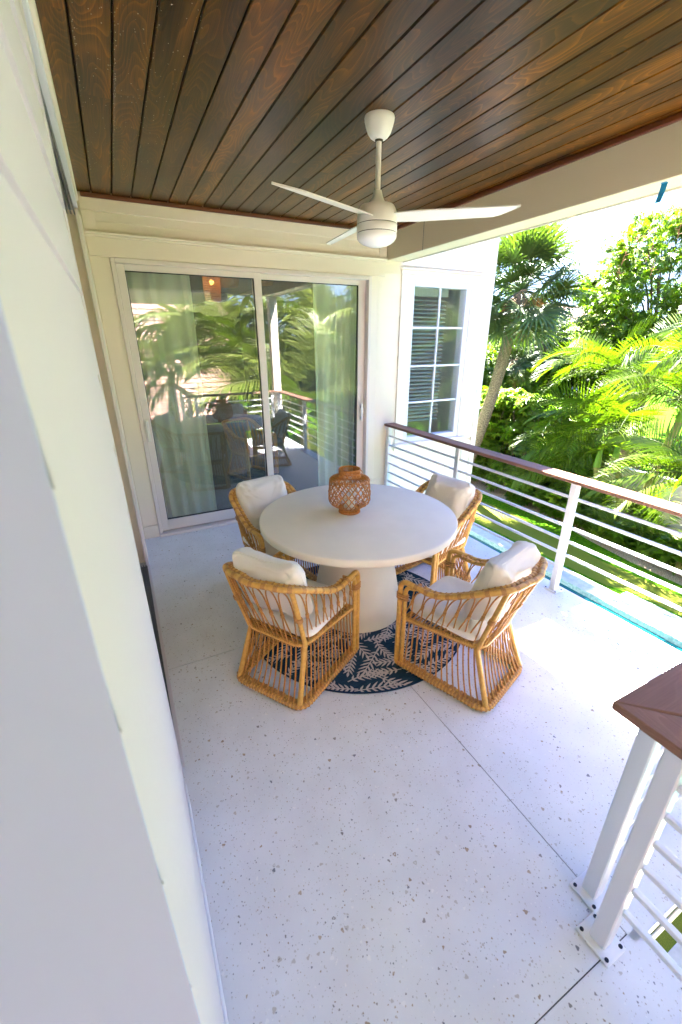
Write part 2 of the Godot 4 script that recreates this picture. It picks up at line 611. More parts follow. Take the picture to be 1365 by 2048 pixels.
func build_ceiling() -> void:
	var ce := structure("porch_ceiling")
	var x := -0.04
	var k := 0
	var pitch := 0.1367
	rng.seed = 77
	while x < 2.74:
		var x0 := x + 0.0035
		var x1 := minf(x + pitch, 2.752) - 0.0035
		var u0 := rng.randf() * 0.7
		var flip := -1.0 if rng.randf() < 0.5 else 1.0
		var mb := MB.new()
		var y := 2.88 + rng.randf_range(-0.0006, 0.0006)
		var prof := [Vector2(x0, y + 0.02), Vector2(x0, y + 0.004), Vector2(x0 + 0.003, y), Vector2(x1 - 0.003, y), Vector2(x1, y + 0.004), Vector2(x1, y + 0.02)]
		for i in prof.size() - 1:
			var a: Vector2 = prof[i]
			var b: Vector2 = prof[i + 1]
			var d := (b - a).normalized()
			var nn := Vector3(d.y, -d.x, 0)
			var va := 0.5 + flip * ((a.x - x0) / (x1 - x0) - 0.5) * 0.96
			var vb := 0.5 + flip * ((b.x - x0) / (x1 - x0) - 0.5) * 0.96
			mb.face(Vector3(a.x, a.y, 0.002), Vector3(b.x, b.y, 0.002), Vector3(b.x, b.y, 3.9), Vector3(a.x, a.y, 3.9), nn, Vector2(u0, va), Vector2(u0, vb), Vector2(u0 + 1.55, vb), Vector2(u0 + 1.55, va))
		var names := ["ceiling_wood_%d_%d" % [rng.randi() % 5, [1, 1, 0, 2, 1, 0][rng.randi() % 6]]]
		put(ce, "plank", mb.mesh(), M[names[0]])
		x += pitch
		k += 1
	put_box(ce, "backing", Vector3(-0.06, 2.894, 0.0), Vector3(2.90, 2.93, 3.95), M.dark_gap, 0.0)
	# stained quarter trim along the door wall and the beam
	put_box(ce, "ceiling_trim", Vector3(0.02, 2.850, 0.0), Vector3(2.745, 2.879, 0.022), M.wood_trim, 0.005)
	put_box(ce, "ceiling_trim", Vector3(2.722, 2.846, 0.024), Vector3(2.745, 2.879, 3.88), M.wood_trim, 0.005)
	# beads of moisture on the first planks
	var dm := MB.new()
	rng.seed = 5
	for i in 420:
		var px := 0.10 + 0.42 * rng.randf()
		var pz := rng.randf_range(0.5, 2.6)
		if rng.randf() < 0.45:
			px = [0.103, 0.237, 0.2335, 0.37][rng.randi() % 4] + rng.randf_range(0.003, 0.012)
		var r := rng.randf_range(0.0007, 0.0019)
		var ce2 := Vector3(px, 2.8795, pz)
		var pr := PackedVector2Array([Vector2(0.0001, -r), Vector2(r * 0.7, -r * 0.7), Vector2(r, 0.0)])
		dm.lathe(pr, 6, ce2, 0.1)
	var dr := put(ce, "moisture_beads", dm.mesh(), M.droplet)
	dr.set_meta("kind", "stuff")
	# beam and rear beam, corner column
	var be := thing("porch_beam", "long cream painted beam under the edge of the wooden ceiling", "beam")
	put_box(be, "beam_core", Vector3(2.747, 2.611, 0.004), Vector3(2.932, 2.893, 4.07), M.beam_paint, 0.004)
	put_box(be, "drip_edge", Vector3(2.933, 2.600, 0.03), Vector3(2.947, 2.75, 4.08), M.trim_paint, 0.003)
	var jb := MB.new()
	jb.span(Vector3(2.7445, 2.611, 0.618), Vector3(2.7475, 2.85, 0.620))
	put(be, "board_joint", jb.mesh(), M.dark_seam)
	var rb := thing("rear_beam", "cream painted beam across the rear end of the porch", "beam")
	put_box(rb, "beam_core", Vector3(-0.02, 2.611, 3.885), Vector3(2.7455, 2.893, 4.07), M.beam_paint, 0.004)
	var co := thing("corner_column", "white square column at the outer rear corner of the porch", "column")
	put_box(co, "shaft", Vector3(2.775, 0.001, 3.885), Vector3(2.92, 2.6105, 4.03), M.trim_paint, 0.004)
	put_box(co, "column_base", Vector3(2.755, 0.0015, 3.865), Vector3(2.928, 0.14, 4.05), M.trim_paint, 0.004)
	# roof
	var ro := thing("porch_roof", "flat white roof slab over the porch", "roof")
	put_box(ro, "passage_roof", Vector3(-4.0, 2.70, 4.1205), Vector3(2.2, 3.0, 8.0), M.trim_paint, 0.01)
	put_box(ro, "roof_slab", Vector3(-0.3, 2.935, 0.0), Vector3(3.02, 3.2, 4.12), M.trim_paint, 0.01)
	var mr := thing("main_roof", "white eave of the house roof above the porch", "roof")
	put_box(mr, "roof_slab", Vector3(-7.0, 3.98, -9.0), Vector3(6.5, 4.2, 0.45), M.trim_paint, 0.01)

func lap(parent: Node, called: String, x0: float, x1: float, y0: float, y1: float, h: float) -> void:
	# horizontal lap siding on the wall plane z = 0
	var y := y0
	while y < y1 - 0.01:
		var t := minf(y + h, y1)
		var mb := MB.new()
		var zb := 0.0105
		var zt := 0.003
		mb.face(Vector3(x0, y, zb), Vector3(x1, y, zb), Vector3(x1, t, zt), Vector3(x0, t, zt), Vector3(0, 0.035, 1).normalized())
		mb.face(Vector3(x0, y, -0.01), Vector3(x1, y, -0.01), Vector3(x1, y, zb), Vector3(x0, y, zb), Vector3(0, -1, 0))
		put(parent, called, mb.mesh(), M.wall_paint)
		y = t

func build_house() -> void:
	var w := thing("house_wall", "cream house wall round the sliding door and the white window", "wall")
	var zf := -0.012
	var zb := -0.2
	# solid wall round the openings
	var mb := MB.new()
	mb.span(Vector3(-0.3, -3.0, zb), Vector3(0.139, 4.0, zf))
	mb.span(Vector3(0.1391, 2.461, zb), Vector3(2.5699, 4.0, zf))
	mb.span(Vector3(0.1391, -3.0, zb), Vector3(2.5699, -0.066, zf - 0.06))
	mb.span(Vector3(2.57, -3.0, zb), Vector3(3.05, 4.0, zf))
	mb.span(Vector3(3.0501, 2.46, zb), Vector3(3.9499, 4.0, zf))
	mb.span(Vector3(3.0501, -3.0, zb), Vector3(3.9499, 0.66, zf))
	mb.span(Vector3(3.95, -3.0, zb), Vector3(4.28, 4.0, zf))
	put(w, "wall_core", mb.mesh(), M.wall_paint)
	put_box(w, "side_face", Vector3(4.08, -3.0, -9.0), Vector3(4.279, 3.98, -0.2015), M.wall_paint, 0.0)
	# frieze above the door
	put_box(w, "frieze_board", Vector3(0.0, 2.765, -0.011), Vector3(2.744, 2.849, 0.012), M.trim_paint, 0.003)
	put_box(w, "frieze_board", Vector3(0.0, 2.6305, -0.011), Vector3(0.092, 2.7645, 0.012), M.trim_paint, 0.003)
	put_box(w, "frieze_board", Vector3(2.655, 2.6305, -0.011), Vector3(2.744, 2.7645, 0.012), M.trim_paint, 0.003)
	for yy in [2.6305, 2.7]:
		var lb := MB.new()
		var t0: float = yy + (0.0695 if yy < 2.65 else 0.0645)
		lb.face(Vector3(0.0925, yy, 0.006), Vector3(2.6545, yy, 0.006), Vector3(2.6545, t0, -0.001), Vector3(0.0925, t0, -0.001), Vector3(0, 0.09, 1).normalized())
		lb.face(Vector3(0.0925, yy, -0.01), Vector3(2.6545, yy, -0.01), Vector3(2.6545, yy, 0.006), Vector3(0.0925, yy, 0.006), Vector3(0, -1, 0))
		put(w, "frieze_panel", lb.mesh(), M.trim_paint)
	put_box(w, "ledge_moulding", Vector3(0.0, 2.612, -0.011), Vector3(2.745, 2.630, 0.034), M.trim_paint, 0.004)
	put_box(w, "ledge_moulding", Vector3(0.0, 2.596, -0.011), Vector3(2.745, 2.6115, 0.022), M.trim_paint, 0.004)
	put_box(w, "head_board", Vector3(0.0, 2.4625, -0.011), Vector3(2.745, 2.5955, 0.008), M.trim_paint, 0.003)
	put_box(w, "jamb_board", Vector3(0.0, 0.131, -0.011), Vector3(0.1385, 2.462, 0.006), M.trim_paint, 0.003)
	put_box(w, "plinth_block", Vector3(0.0, 0.0, -0.011), Vector3(0.1385, 0.128, 0.014), M.trim_paint, 0.003)
	put_box(w, "jamb_board", Vector3(2.5705, 0.24, -0.011), Vector3(2.655, 2.462, 0.008), M.trim_paint, 0.003)
	# siding to the right of the door and round the window
	lap(w, "siding_board", 2.6555, 2.9385, 0.24, 2.596, 0.205)
	put_box(w, "skirt_board", Vector3(2.5705, 0.001, -0.011), Vector3(4.2, 0.236, 0.008), M.trim_paint, 0.003)
	lap(w, "siding_board", 2.939, 4.2, 0.24, 0.575, 0.205)
	lap(w, "siding_board", 4.055, 4.2, 0.62, 2.58, 0.205)
	lap(w, "siding_board", 2.746, 4.2, 2.585, 3.95, 0.205)
	put_box(w, "skirt_panel", Vector3(2.95, -3.0, -0.011), Vector3(4.2, -0.002, 0.008), M.trim_paint, 0.003)
	put_box(w, "corner_board", Vector3(4.2005, -3.0, -0.1995), Vector3(4.287, 3.97, 0.018), M.trim_paint, 0.004)
	# lower storey wall under the balcony
	var lo := thing("lower_wall", "shaded lower storey wall beneath the balcony", "wall")
	put_box(lo, "wall_core", Vector3(-0.3, -3.0, 0.05), Vector3(0.4, -0.5, 9.0), M.wall_paint, 0.0)

func build_left_wall() -> void:
	var w := thing("side_wall", "white lap sided wall running close along the left edge", "wall")
	# far part between the corner and the opening
	put_box(w, "wall_core", Vector3(-0.2, 0.0, -0.01), Vector3(-0.012, 2.93, 0.52), M.wall_paint, 0.0)
	put_box(w, "jamb_board", Vector3(-0.03, 0.002, 0.5205), Vector3(-0.004, 2.64, 0.615), M.door_frame, 0.004)
	put_box(w, "jamb_board", Vector3(-0.0118, 0.002, 0.30), Vector3(-0.001, 2.64, 0.45), M.trim_paint, 0.004)
	put_box(w, "fascia_board", Vector3(-0.2, 2.70, 0.5203), Vector3(0.006, 2.93, 3.885), M.trim_paint, 0.004)
	put_box(w, "head_board", Vector3(-0.2, 2.645, 0.5203), Vector3(-0.006, 2.6995, 3.885), M.white_metal, 0.003)
	# head track and floor track of the wide opening
	for i in 3:
		put_box(w, "head_track", Vector3(-0.075 + i * 0.02, 2.60, 0.62), Vector3(-0.068 + i * 0.02, 2.6445, 2.74), M.track_metal, 0.001)
		put_box(w, "floor_track", Vector3(-0.075 + i * 0.02, 0.001, 0.62), Vector3(-0.068 + i * 0.02, 0.02, 2.74), M.track_metal, 0.001)
	put_box(w, "track_bed", Vector3(-0.1, -0.02, 0.617), Vector3(-0.022, 0.004, 2.74), M.track_metal, 0.0)
	put_box(w, "sill_edge", Vector3(-0.0215, -0.01, 0.617), Vector3(-0.001, 0.012, 2.74), M.rough_paint, 0.002)
	put_box(w, "door_screen", Vector3(-0.12, 0.004, 0.5205), Vector3(-0.1005, 2.64, 2.80), M.trim_paint, 0.0)
	# near siding
	put_box(w, "wall_core", Vector3(-0.2, -0.02, 2.76), Vector3(-0.0225, 2.6445, 3.7995), M.wall_paint, 0.0)
	put_box(w, "edge_board", Vector3(-0.06, 0.004, 2.742), Vector3(-0.0135, 2.6445, 2.80), M.rough_paint, 0.003)
	var y := 0.16
	while y < 2.63:
		var t := minf(y + 0.2, 2.644)
		var ze := 3.999
		var mb := MB.new()
		mb.face(Vector3(-0.0115, y, 2.8005), Vector3(-0.0115, y, ze), Vector3(-0.0185, t, ze), Vector3(-0.0185, t, 2.8005), Vector3(1, 0.035, 0).normalized())
		mb.face(Vector3(-0.0225, y, 2.8005), Vector3(-0.0225, y, ze), Vector3(-0.0115, y, ze), Vector3(-0.0115, y, 2.8005), Vector3(0, -1, 0))
		put(w, "siding_board", mb.mesh(), M.rough_paint)
		y = t
	put_box(w, "base_flashing", Vector3(-0.0222, 0.003, 2.95), Vector3(-0.0045, 0.159, 3.999), M.white_metal, 0.002)
	# house corner next to the camera, beyond the porch
	put_box(w, "end_wall", Vector3(-4.0, -3.0, 3.80), Vector3(-0.0235, 4.2, 4.0), M.smooth_paint, 0.0)
	put_box(w, "corner_fill", Vector3(-0.03, -0.02, 3.982), Vector3(-0.0127, 2.69, 4.0004), M.rough_paint, 0.0)
	put_box(w, "corner_bead", Vector3(-0.745, -0.02, 4.0005), Vector3(-0.0125, 4.2, 4.004), M.smooth_paint, 0.0)
	put_box(w, "return_wall", Vector3(-4.0, -3.0, 4.0005), Vector3(-0.75, 4.2, 8.0), M.smooth_paint, 0.0)

func build_door() -> void:
	var d := thing("sliding_door", "white framed two panel sliding glass door behind the table", "door")
	var fm: StandardMaterial3D = M.door_frame
	# outer frame
	put_box(d, "frame", Vector3(0.14, 0.03, -0.14), Vector3(0.172, 2.46, 0.016), fm, 0.003)
	put_box(d, "frame", Vector3(2.536, 0.03, -0.14), Vector3(2.569, 2.46, 0.016), fm, 0.003)
	put_box(d, "frame", Vector3(0.1725, 2.425, -0.14), Vector3(2.5355, 2.46, 0.016), fm, 0.003)
	put_box(d, "sill", Vector3(0.14, 0.0015, -0.19), Vector3(2.569, 0.0295, 0.045), fm, 0.003)
	put_box(d, "sill_step", Vector3(0.173, 0.030, -0.12), Vector3(2.535, 0.045, -0.06), fm, 0.002)
	# panels: left one in front, right one behind
	var defs := [[0.173, 1.385, 0.236, 1.316, -0.048, -0.008], [1.316, 2.5355, 1.386, 2.453, -0.098, -0.056]]
	for i in 2:
		var q: Array = defs[i]
		var z0: float = q[4]
		var z1: float = q[5]
		var p := put_box(d, "panel_stile", Vector3(q[0], 0.0455, z0), Vector3(q[2], 2.4245, z1), fm, 0.003)
		put_box(d, "panel_stile", Vector3(q[3], 0.0455, z0), Vector3(q[1], 2.4245, z1), fm, 0.003)
		put_box(d, "panel_rail", Vector3(q[2] + 0.0005, 2.3775, z0), Vector3(q[3] - 0.0005, 2.424, z1), fm, 0.003)
		put_box(d, "panel_rail", Vector3(q[2] + 0.0005, 0.046, z0), Vector3(q[3] - 0.0005, 0.157, z1), fm, 0.003)
		var zc := (z0 + z1) * 0.5
		var g := MB.new()
		var e := 0.006
		g.span(Vector3(q[2] + 0.0003, 0.1573, zc - 0.012), Vector3(q[2] + e, 2.3772, zc + 0.012))
		g.span(Vector3(q[3] - e, 0.1573, zc - 0.012), Vector3(q[3] - 0.0003, 2.3772, zc + 0.012))
		g.span(Vector3(q[2] + e, 0.1573, zc - 0.012), Vector3(q[3] - e, 0.157 + e, zc + 0.012))
		g.span(Vector3(q[2] + e, 2.377 - e, zc - 0.012), Vector3(q[3] - e, 2.3772, zc + 0.012))
		put(d, "gasket", g.mesh(), M.dark_gasket)
		for zz in [zc + 0.0045, zc, zc - 0.0045]:
			put_box(d, "pane", Vector3(q[2] + 0.002, 0.159, zz - 0.002), Vector3(q[3] - 0.002, 2.375, zz + 0.002), M.pane_glass, 0.0)
	# handles
	for hx in [0.198, 2.492]:
		var zf := -0.007 if hx < 1.0 else -0.055
		var h := put_box(d, "handle", Vector3(hx - 0.014, 0.97, zf + 0.028), Vector3(hx + 0.014, 1.17, zf + 0.044), M.fan_white, 0.005)
		put_box(h, "handle_mount", Vector3(hx - 0.008, 1.0, zf + 0.0005), Vector3(hx + 0.008, 1.02, zf + 0.0275), M.fan_white, 0.002)
		put_box(h, "handle_mount", Vector3(hx - 0.008, 1.12, zf + 0.0005), Vector3(hx + 0.008, 1.14, zf + 0.0275), M.fan_white, 0.002)
	# curtains behind the door
	for k in 2:
		var c := thing("curtain", ["pale green curtain behind the left door panel", "pale green curtain at the right end of the sliding door"][k], "curtain", Vector3.ZERO, 0.0, "curtains behind the sliding door")
		var xa: float = [0.19, 2.02][k]
		var xb: float = [0.80, 2.56][k]
		for sd in 1:
			var pts := PackedVector3Array()
			var rows := 26
			var cols := 90
			for r in rows:
				var ty := float(r) / (rows - 1)
				for q in cols:
					var tx := float(q) / (cols - 1)
					var amp := 0.018 + 0.022 * (1.0 - ty)
					var ph := tx * TAU * 5.2 + 0.7 * sin(ty * 3.0 + k) + 1.4 * sin(tx * 5.0 + k * 2.0)
					pts.append(Vector3(lerpf(xa, xb, tx) + 0.012 * sin(ph * 0.5 + ty * 2.0) - 0.02 * (1.0 - ty) * tx, 0.06 + ty * 2.36 + 0.012 * sin(ph) * (1.0 - ty), -0.30 + amp * sin(ph)))
			var mb := MB.new()
			mb.sheet(pts, rows, cols)
			var pb := PackedVector3Array()
			for p in pts:
				pb.append(p + Vector3(0, 0, -0.004))
			mb.sheet(pb, rows, cols, true)
			put(c, "cloth", mb.mesh(), M.curtain_cloth)
		put_box(c, "curtain_tape", Vector3(xa, 2.421, -0.33), Vector3(xb, 2.45, -0.27), M.curtain_cloth, 0.004)

func build_window() -> void:
	var w := thing("bay_window", "white eight pane window with blinds right of the door", "window")
	var t: StandardMaterial3D = M.trim_paint
	put_box(w, "casing", Vector3(2.9395, 0.652, -0.01), Vector3(3.058, 2.50, 0.024), t, 0.004)
	put_box(w, "casing", Vector3(3.942, 0.652, -0.01), Vector3(4.053, 2.50, 0.024), t, 0.004)
	put_box(w, "casing", Vector3(3.0585, 2.455, -0.01), Vector3(3.9415, 2.50, 0.024), t, 0.004)
	put_box(w, "crown", Vector3(2.932, 2.5005, -0.01), Vector3(4.062, 2.545, 0.03), t, 0.005)
	put_box(w, "crown", Vector3(2.925, 2.5455, -0.01), Vector3(4.07, 2.562, 0.048), t, 0.005)
	put_box(w, "sill", Vector3(2.925, 0.615, -0.01), Vector3(4.07, 0.6515, 0.055), t, 0.005)
	put_box(w, "apron", Vector3(2.9395, 0.565, -0.01), Vector3(4.053, 0.6145, 0.02), t, 0.003)
	# frame
	var f: StandardMaterial3D = M.white_metal
	var x0 := 3.126
	var x1 := 3.874
	var y0 := 0.718
	var y1 := 2.396
	put_box(w, "frame", Vector3(3.0585, 0.652, -0.1), Vector3(x0, 2.4545, 0.012), f, 0.004)
	put_box(w, "frame", Vector3(x1, 0.652, -0.1), Vector3(3.9415, 2.4545, 0.012), f, 0.004)
	put_box(w, "frame", Vector3(x0 + 0.0005, y1, -0.1), Vector3(x1 - 0.0005, 2.4545, 0.012), f, 0.004)
	put_box(w, "frame", Vector3(x0 + 0.0005, 0.652, -0.1), Vector3(x1 - 0.0005, y0, 0.012), f, 0.004)
	var xm := (x0 + x1) * 0.5
	put_box(w, "muntin", Vector3(xm - 0.011, y0 + 0.0005, -0.03), Vector3(xm + 0.011, y1 - 0.0005, -0.004), f, 0.003)
	var ph := (y1 - y0) / 4.0
	for k in [1, 2, 3]:
		for s in 2:
			var xa := x0 + 0.0005 if s == 0 else xm + 0.0115
			var xb := xm - 0.0115 if s == 0 else x1 - 0.0005
			put_box(w, "muntin", Vector3(xa, y0 + k * ph - 0.011, -0.029), Vector3(xb, y0 + k * ph + 0.011, -0.005), f, 0.003)
	for k in 4:
		for s in 2:
			var xa := x0 + 0.001 if s == 0 else xm + 0.012
			var xb := xm - 0.012 if s == 0 else x1 - 0.001
			var ya := y0 + k * ph + (0.0115 if k > 0 else 0.001)
			var yb := y0 + (k + 1) * ph - (0.0115 if k < 3 else 0.001)
			put_box(w, "pane", Vector3(xa, ya, -0.019), Vector3(xb, yb, -0.015), M.pane_glass, 0.0)
	# blinds inside
	var b := thing("window_blind", "pale slatted blind hanging behind the eight pane window", "blind")
	put_box(b, "headrail", Vector3(3.10, 2.33, -0.32), Vector3(3.82, 2.43, -0.25), M.blind_slat, 0.004)
	var y := 0.86
	while y < 2.32:
		var mb := MB.new()
		mb.box(Vector3(3.46, y, -0.285), Vector3(0.71, 0.003, 0.048), 0.0, Basis(Vector3.RIGHT, 0.35))
		put(b, "slat", mb.mesh(), M.blind_slat)
		y += 0.046
	for cx in [3.22, 3.70]:
		var mb := MB.new()
		mb.tube(PackedVector3Array([Vector3(cx, 0.86, -0.258), Vector3(cx, 2.33, -0.258)]), 0.002, 0.002, 5)
		put(b, "cord", mb.mesh(), M.blind_slat)

func rail_run(root: Node3D, a: Vector3, b: Vector3, posts: Array, plates: bool, bar_h: Array) -> void:
	var dir := (b - a).normalized()
	var side := Vector3(-dir.z, 0, dir.x)
	var ba := Basis(dir, Vector3.UP, -side)
	var ln := a.distance_to(b)
	for p in posts:
		var pc: Vector3 = a + dir * float(p)
		var mb := MB.new()
		mb.box(pc + Vector3(0, 0.447, 0), Vector3(0.05, 0.886, 0.05), 0.004, ba)
		var po := put(root, "post", mb.mesh(), M.white_metal)
		if plates:
			var pl := MB.new()
			pl.box(pc + Vector3(0, 0.0055, 0), Vector3(0.112, 0.009, 0.098), 0.004, ba)
			put(po, "base_plate", pl.mesh(), M.white_metal)
			for sx in [-1.0, 1.0]:
				for sz in [-1.0, 1.0]:
					var sc := MB.new()
					sc.lathe(PackedVector2Array([Vector2(0.0065, 0.0), Vector2(0.006, 0.0035), Vector2(0.0028, 0.0035), Vector2(0.0026, 0.0015), Vector2(0.0, 0.0015)]), 12, pc + ba * Vector3(sx * 0.043, 0.0, sz * 0.036) + Vector3(0, 0.0101, 0))
					put(po, "screw", sc.mesh(), M.screw)
	for i in posts.size() - 1:
		var s0: float = posts[i] + 0.0255
		var s1: float = posts[i + 1] - 0.0255
		for h in bar_h:
			var mb := MB.new()
			mb.box(a + dir * (s0 + s1) * 0.5 + Vector3(0, h, 0), Vector3(s1 - s0, 0.019, 0.019), 0.002, ba)
			put(root, "bar", mb.mesh(), M.white_metal)

func cap_mesh(poly: PackedVector2Array, y0: float, y1: float, along: Vector2) -> ArrayMesh:
	# extruded plan outline (x, z) with a small top and bottom chamfer
	var mb := MB.new()
	var ce := Vector2.ZERO
	for p in poly:
		ce += p / poly.size()
	var ins := PackedVector2Array()
	var m := poly.size()
	for i in m:
		var d0 := (poly[i] - poly[(i - 1 + m) % m]).normalized()
		var d1 := (poly[(i + 1) % m] - poly[i]).normalized()
		var q := (d1 - d0)
		var off := q.normalized() * 0.004 / maxf(0.3, sin(acos(clampf(d0.dot(d1), -1, 1)) * 0.5 + 0.0001))
		if off.dot(ce - poly[i]) < 0.0:
			off = -off
		ins.append(poly[i] + off.limit_length(0.008))
	var prp := Vector2(-along.y, along.x)
	var uvf := func(p: Vector2) -> Vector2: return Vector2(p.dot(along) * 0.6, p.dot(prp) * 6.0)
	for yy in [y1, y0]:
		var nn := Vector3(0, 1 if yy == y1 else -1, 0)
		var ids: Array[int] = []
		for p in ins:
			ids.append(mb.vert(Vector3(p.x, yy, p.y), nn, uvf.call(p)))
		for i in range(1, m - 1):
			mb.tri_i(ids[0], ids[i], ids[i + 1])
	for i in m:
		var a := poly[i]
		var b := poly[(i + 1) % m]
		var d := (b - a).normalized()
		var nn := Vector3(d.y, 0, -d.x)
		if Vector2(nn.x, nn.z).dot((a + b) * 0.5 - ce) < 0.0:
			nn = -nn
		var t0 := Vector2(a.dot(along) * 0.6, 0.1)
		var t1 := Vector2(b.dot(along) * 0.6, 0.1)
		mb.face(Vector3(a.x, y0 + 0.004, a.y), Vector3(b.x, y0 + 0.004, b.y), Vector3(b.x, y1 - 0.004, b.y), Vector3(a.x, y1 - 0.004, a.y), nn, t0, t1, t1 + Vector2(0, 0.2), t0 + Vector2(0, 0.2))
		var ia := ins[i]
		var ib := ins[(i + 1) % m]
		mb.face(Vector3(a.x, y1 - 0.004, a.y), Vector3(b.x, y1 - 0.004, b.y), Vector3(ib.x, y1, ib.y), Vector3(ia.x, y1, ia.y), (nn + Vector3.UP).normalized(), t0, t1, t1, t0)
		mb.face(Vector3(a.x, y0 + 0.004, a.y), Vector3(b.x, y0 + 0.004, b.y), Vector3(ib.x, y0, ib.y), Vector3(ia.x, y0, ia.y), (nn - Vector3.UP).normalized(), t0, t1, t1, t0)
	return mb.mesh()

func build_railings() -> void:
	var hs := [0.775, 0.663, 0.55, 0.438, 0.326, 0.212]
	var g := "white balcony railings with brown caps"
	var r := thing("balcony_railing", "long white bar railing with brown cap right of the table", "railing", Vector3.ZERO, 0.0, g)
	rail_run(r, Vector3(2.837, 0, 0.0), Vector3(2.837, 0, 4.0), [0.045, 1.272, 2.5, 3.83], true, hs)
	put(r, "handrail", cap_mesh(PackedVector2Array([Vector2(2.788, 0.012), Vector2(2.927, 0.012), Vector2(2.927, 3.988), Vector2(2.788, 3.849)]), 0.892, 0.92, Vector2(0, 1)), M.handrail_wood)
	put_box(r, "wall_bracket", Vector3(2.80, 0.845, 0.012), Vector3(2.874, 0.8905, 0.0195), M.white_metal, 0.002)
	var r2 := thing("balcony_railing", "white bar railing across the rear edge ending in a mitred brown corner", "railing", Vector3.ZERO, 0.0, g)
	rail_run(r2, Vector3(1.237, 0, 3.907), Vector3(2.8, 0, 3.907), [0.0, 1.49], true, hs)
	put(r2, "handrail", cap_mesh(PackedVector2Array([Vector2(1.097, 3.849), Vector2(2.787, 3.8492), Vector2(2.9255, 3.988), Vector2(1.2365, 3.988)]), 0.892, 0.92, Vector2(1, 0)), M.handrail_wood)
	var r3 := thing("balcony_railing", "white bar railing with brown cap nearest the camera at lower right", "railing", Vector3.ZERO, 0.0, g)
	rail_run(r3, Vector3(1.137, 0, 4.005), Vector3(1.137, 0, 6.2), [0.0, 1.1, 2.15], true, hs)
	put(r3, "handrail", cap_mesh(PackedVector2Array([Vector2(1.0965, 3.8505), Vector2(1.2355, 3.9885), Vector2(1.2355, 6.2), Vector2(1.0965, 6.2)]), 0.892, 0.92, Vector2(0, 1)), M.handrail_wood)
	var r4 := thing("balcony_railing", "short white bar railing closing the end of the passage behind the camera", "railing", Vector3.ZERO, 0.0, g)
	rail_run(r4, Vector3(-0.75, 0, 6.24), Vector3(1.137, 0, 6.24), [0.03, 0.95, 1.82], true, hs)
	put(r4, "handrail", cap_mesh(PackedVector2Array([Vector2(-0.749, 6.2005), Vector2(1.2355, 6.2005), Vector2(1.2355, 6.299), Vector2(-0.749, 6.299)]), 0.892, 0.92, Vector2(1, 0)), M.handrail_wood)

func build_room() -> void:
	var f := structure("room_floor")
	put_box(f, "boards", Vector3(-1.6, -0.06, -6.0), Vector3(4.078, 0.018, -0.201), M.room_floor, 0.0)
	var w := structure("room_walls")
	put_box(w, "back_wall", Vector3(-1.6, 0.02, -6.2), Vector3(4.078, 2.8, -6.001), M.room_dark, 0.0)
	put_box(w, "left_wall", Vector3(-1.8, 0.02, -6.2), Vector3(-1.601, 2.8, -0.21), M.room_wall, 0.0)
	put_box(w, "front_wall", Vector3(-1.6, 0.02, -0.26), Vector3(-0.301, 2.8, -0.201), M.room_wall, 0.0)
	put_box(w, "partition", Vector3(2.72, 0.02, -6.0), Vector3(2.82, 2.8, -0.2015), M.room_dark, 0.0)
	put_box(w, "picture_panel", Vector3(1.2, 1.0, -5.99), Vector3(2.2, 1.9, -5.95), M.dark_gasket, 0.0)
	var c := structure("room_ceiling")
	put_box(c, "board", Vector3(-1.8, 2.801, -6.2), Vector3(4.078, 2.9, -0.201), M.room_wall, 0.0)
	# pendant lamps
	var spots := [Vector3(1.245, 2.30, -1.55), Vector3(1.52, 2.50, -1.9), Vector3(1.95, 2.53, -1.75), Vector3(0.92, 2.60, -1.3)]
	var labels := ["woven rattan pendant lamp with its bulb lit inside the room", "wide woven pendant lamp just right of the lit one", "woven pendant lamp seen behind the right door panel", "woven pendant lamp near the left curtain top"]
	for i in 4:
		var p := thing("pendant_lamp", labels[i], "pendant lamp", spots[i], 0.0, "rattan pendant lamps inside the room")
		var mb := MB.new()
		var hh := 0.36 if i == 0 else 0.19
		var rr := 0.105 if i == 0 else 0.15
		for k in 15:
			var y := hh * k / 14.0
			var rad := rr * (0.72 + 0.28 * sin(PI * (0.15 + 0.7 * k / 14.0)))
			var ring := PackedVector3Array()
			for a in 20:
				ring.append(Vector3(cos(TAU * a / 20.0) * rad, y, sin(TAU * a / 20.0) * rad))
			mb.tube(ring, 0.0042, 0.0042, 5, false, 1.0, true)
		for a in 22:
			var ln := PackedVector3Array()
			for k in 7:
				var rad := rr * (0.72 + 0.28 * sin(PI * (0.15 + 0.7 * k / 6.0)))
				ln.append(Vector3(cos(TAU * a / 22.0) * rad, hh * k / 6.0, sin(TAU * a / 22.0) * rad))
			mb.tube(ln, 0.0035, 0.0035, 5, false)
		put(p, "lamp_shade", mb.mesh(), M.shade_rattan)
		var cb := MB.new()
		cb.tube(PackedVector3Array([Vector3(0, hh * 0.8, 0), Vector3(0, 2.80 - spots[i].y, 0)]), 0.004, 0.004, 6)
		put(p, "cord", cb.mesh(), M.dark_gasket)
		if i == 0:
			var bm := StandardMaterial3D.new()
			bm.albedo_color = Color(1, 0.8, 0.5)
			bm.emission_enabled = true
			bm.emission = Color(1.0, 0.68, 0.32)
			bm.emission_energy_multiplier = 0.5
			var sm := SphereMesh.new()
			sm.radius = 0.028; sm.height = 0.056; sm.radial_segments = 16; sm.rings = 8
			var bu := put(p, "bulb", sm, bm)
			bu.position = Vector3(0, 0.20, 0)
			var om := OmniLight3D.new()
			om.name = "bulb_light"
			om.light_color = Color(1.0, 0.80, 0.56)
			om.light_energy = 0.003
			om.light_size = 0.02
			om.omni_range = 12.0
			om.omni_attenuation = 2.0
			om.shadow_enabled = true
			p.add_child(om)
			om.position = Vector3(0, 0.20, 0)

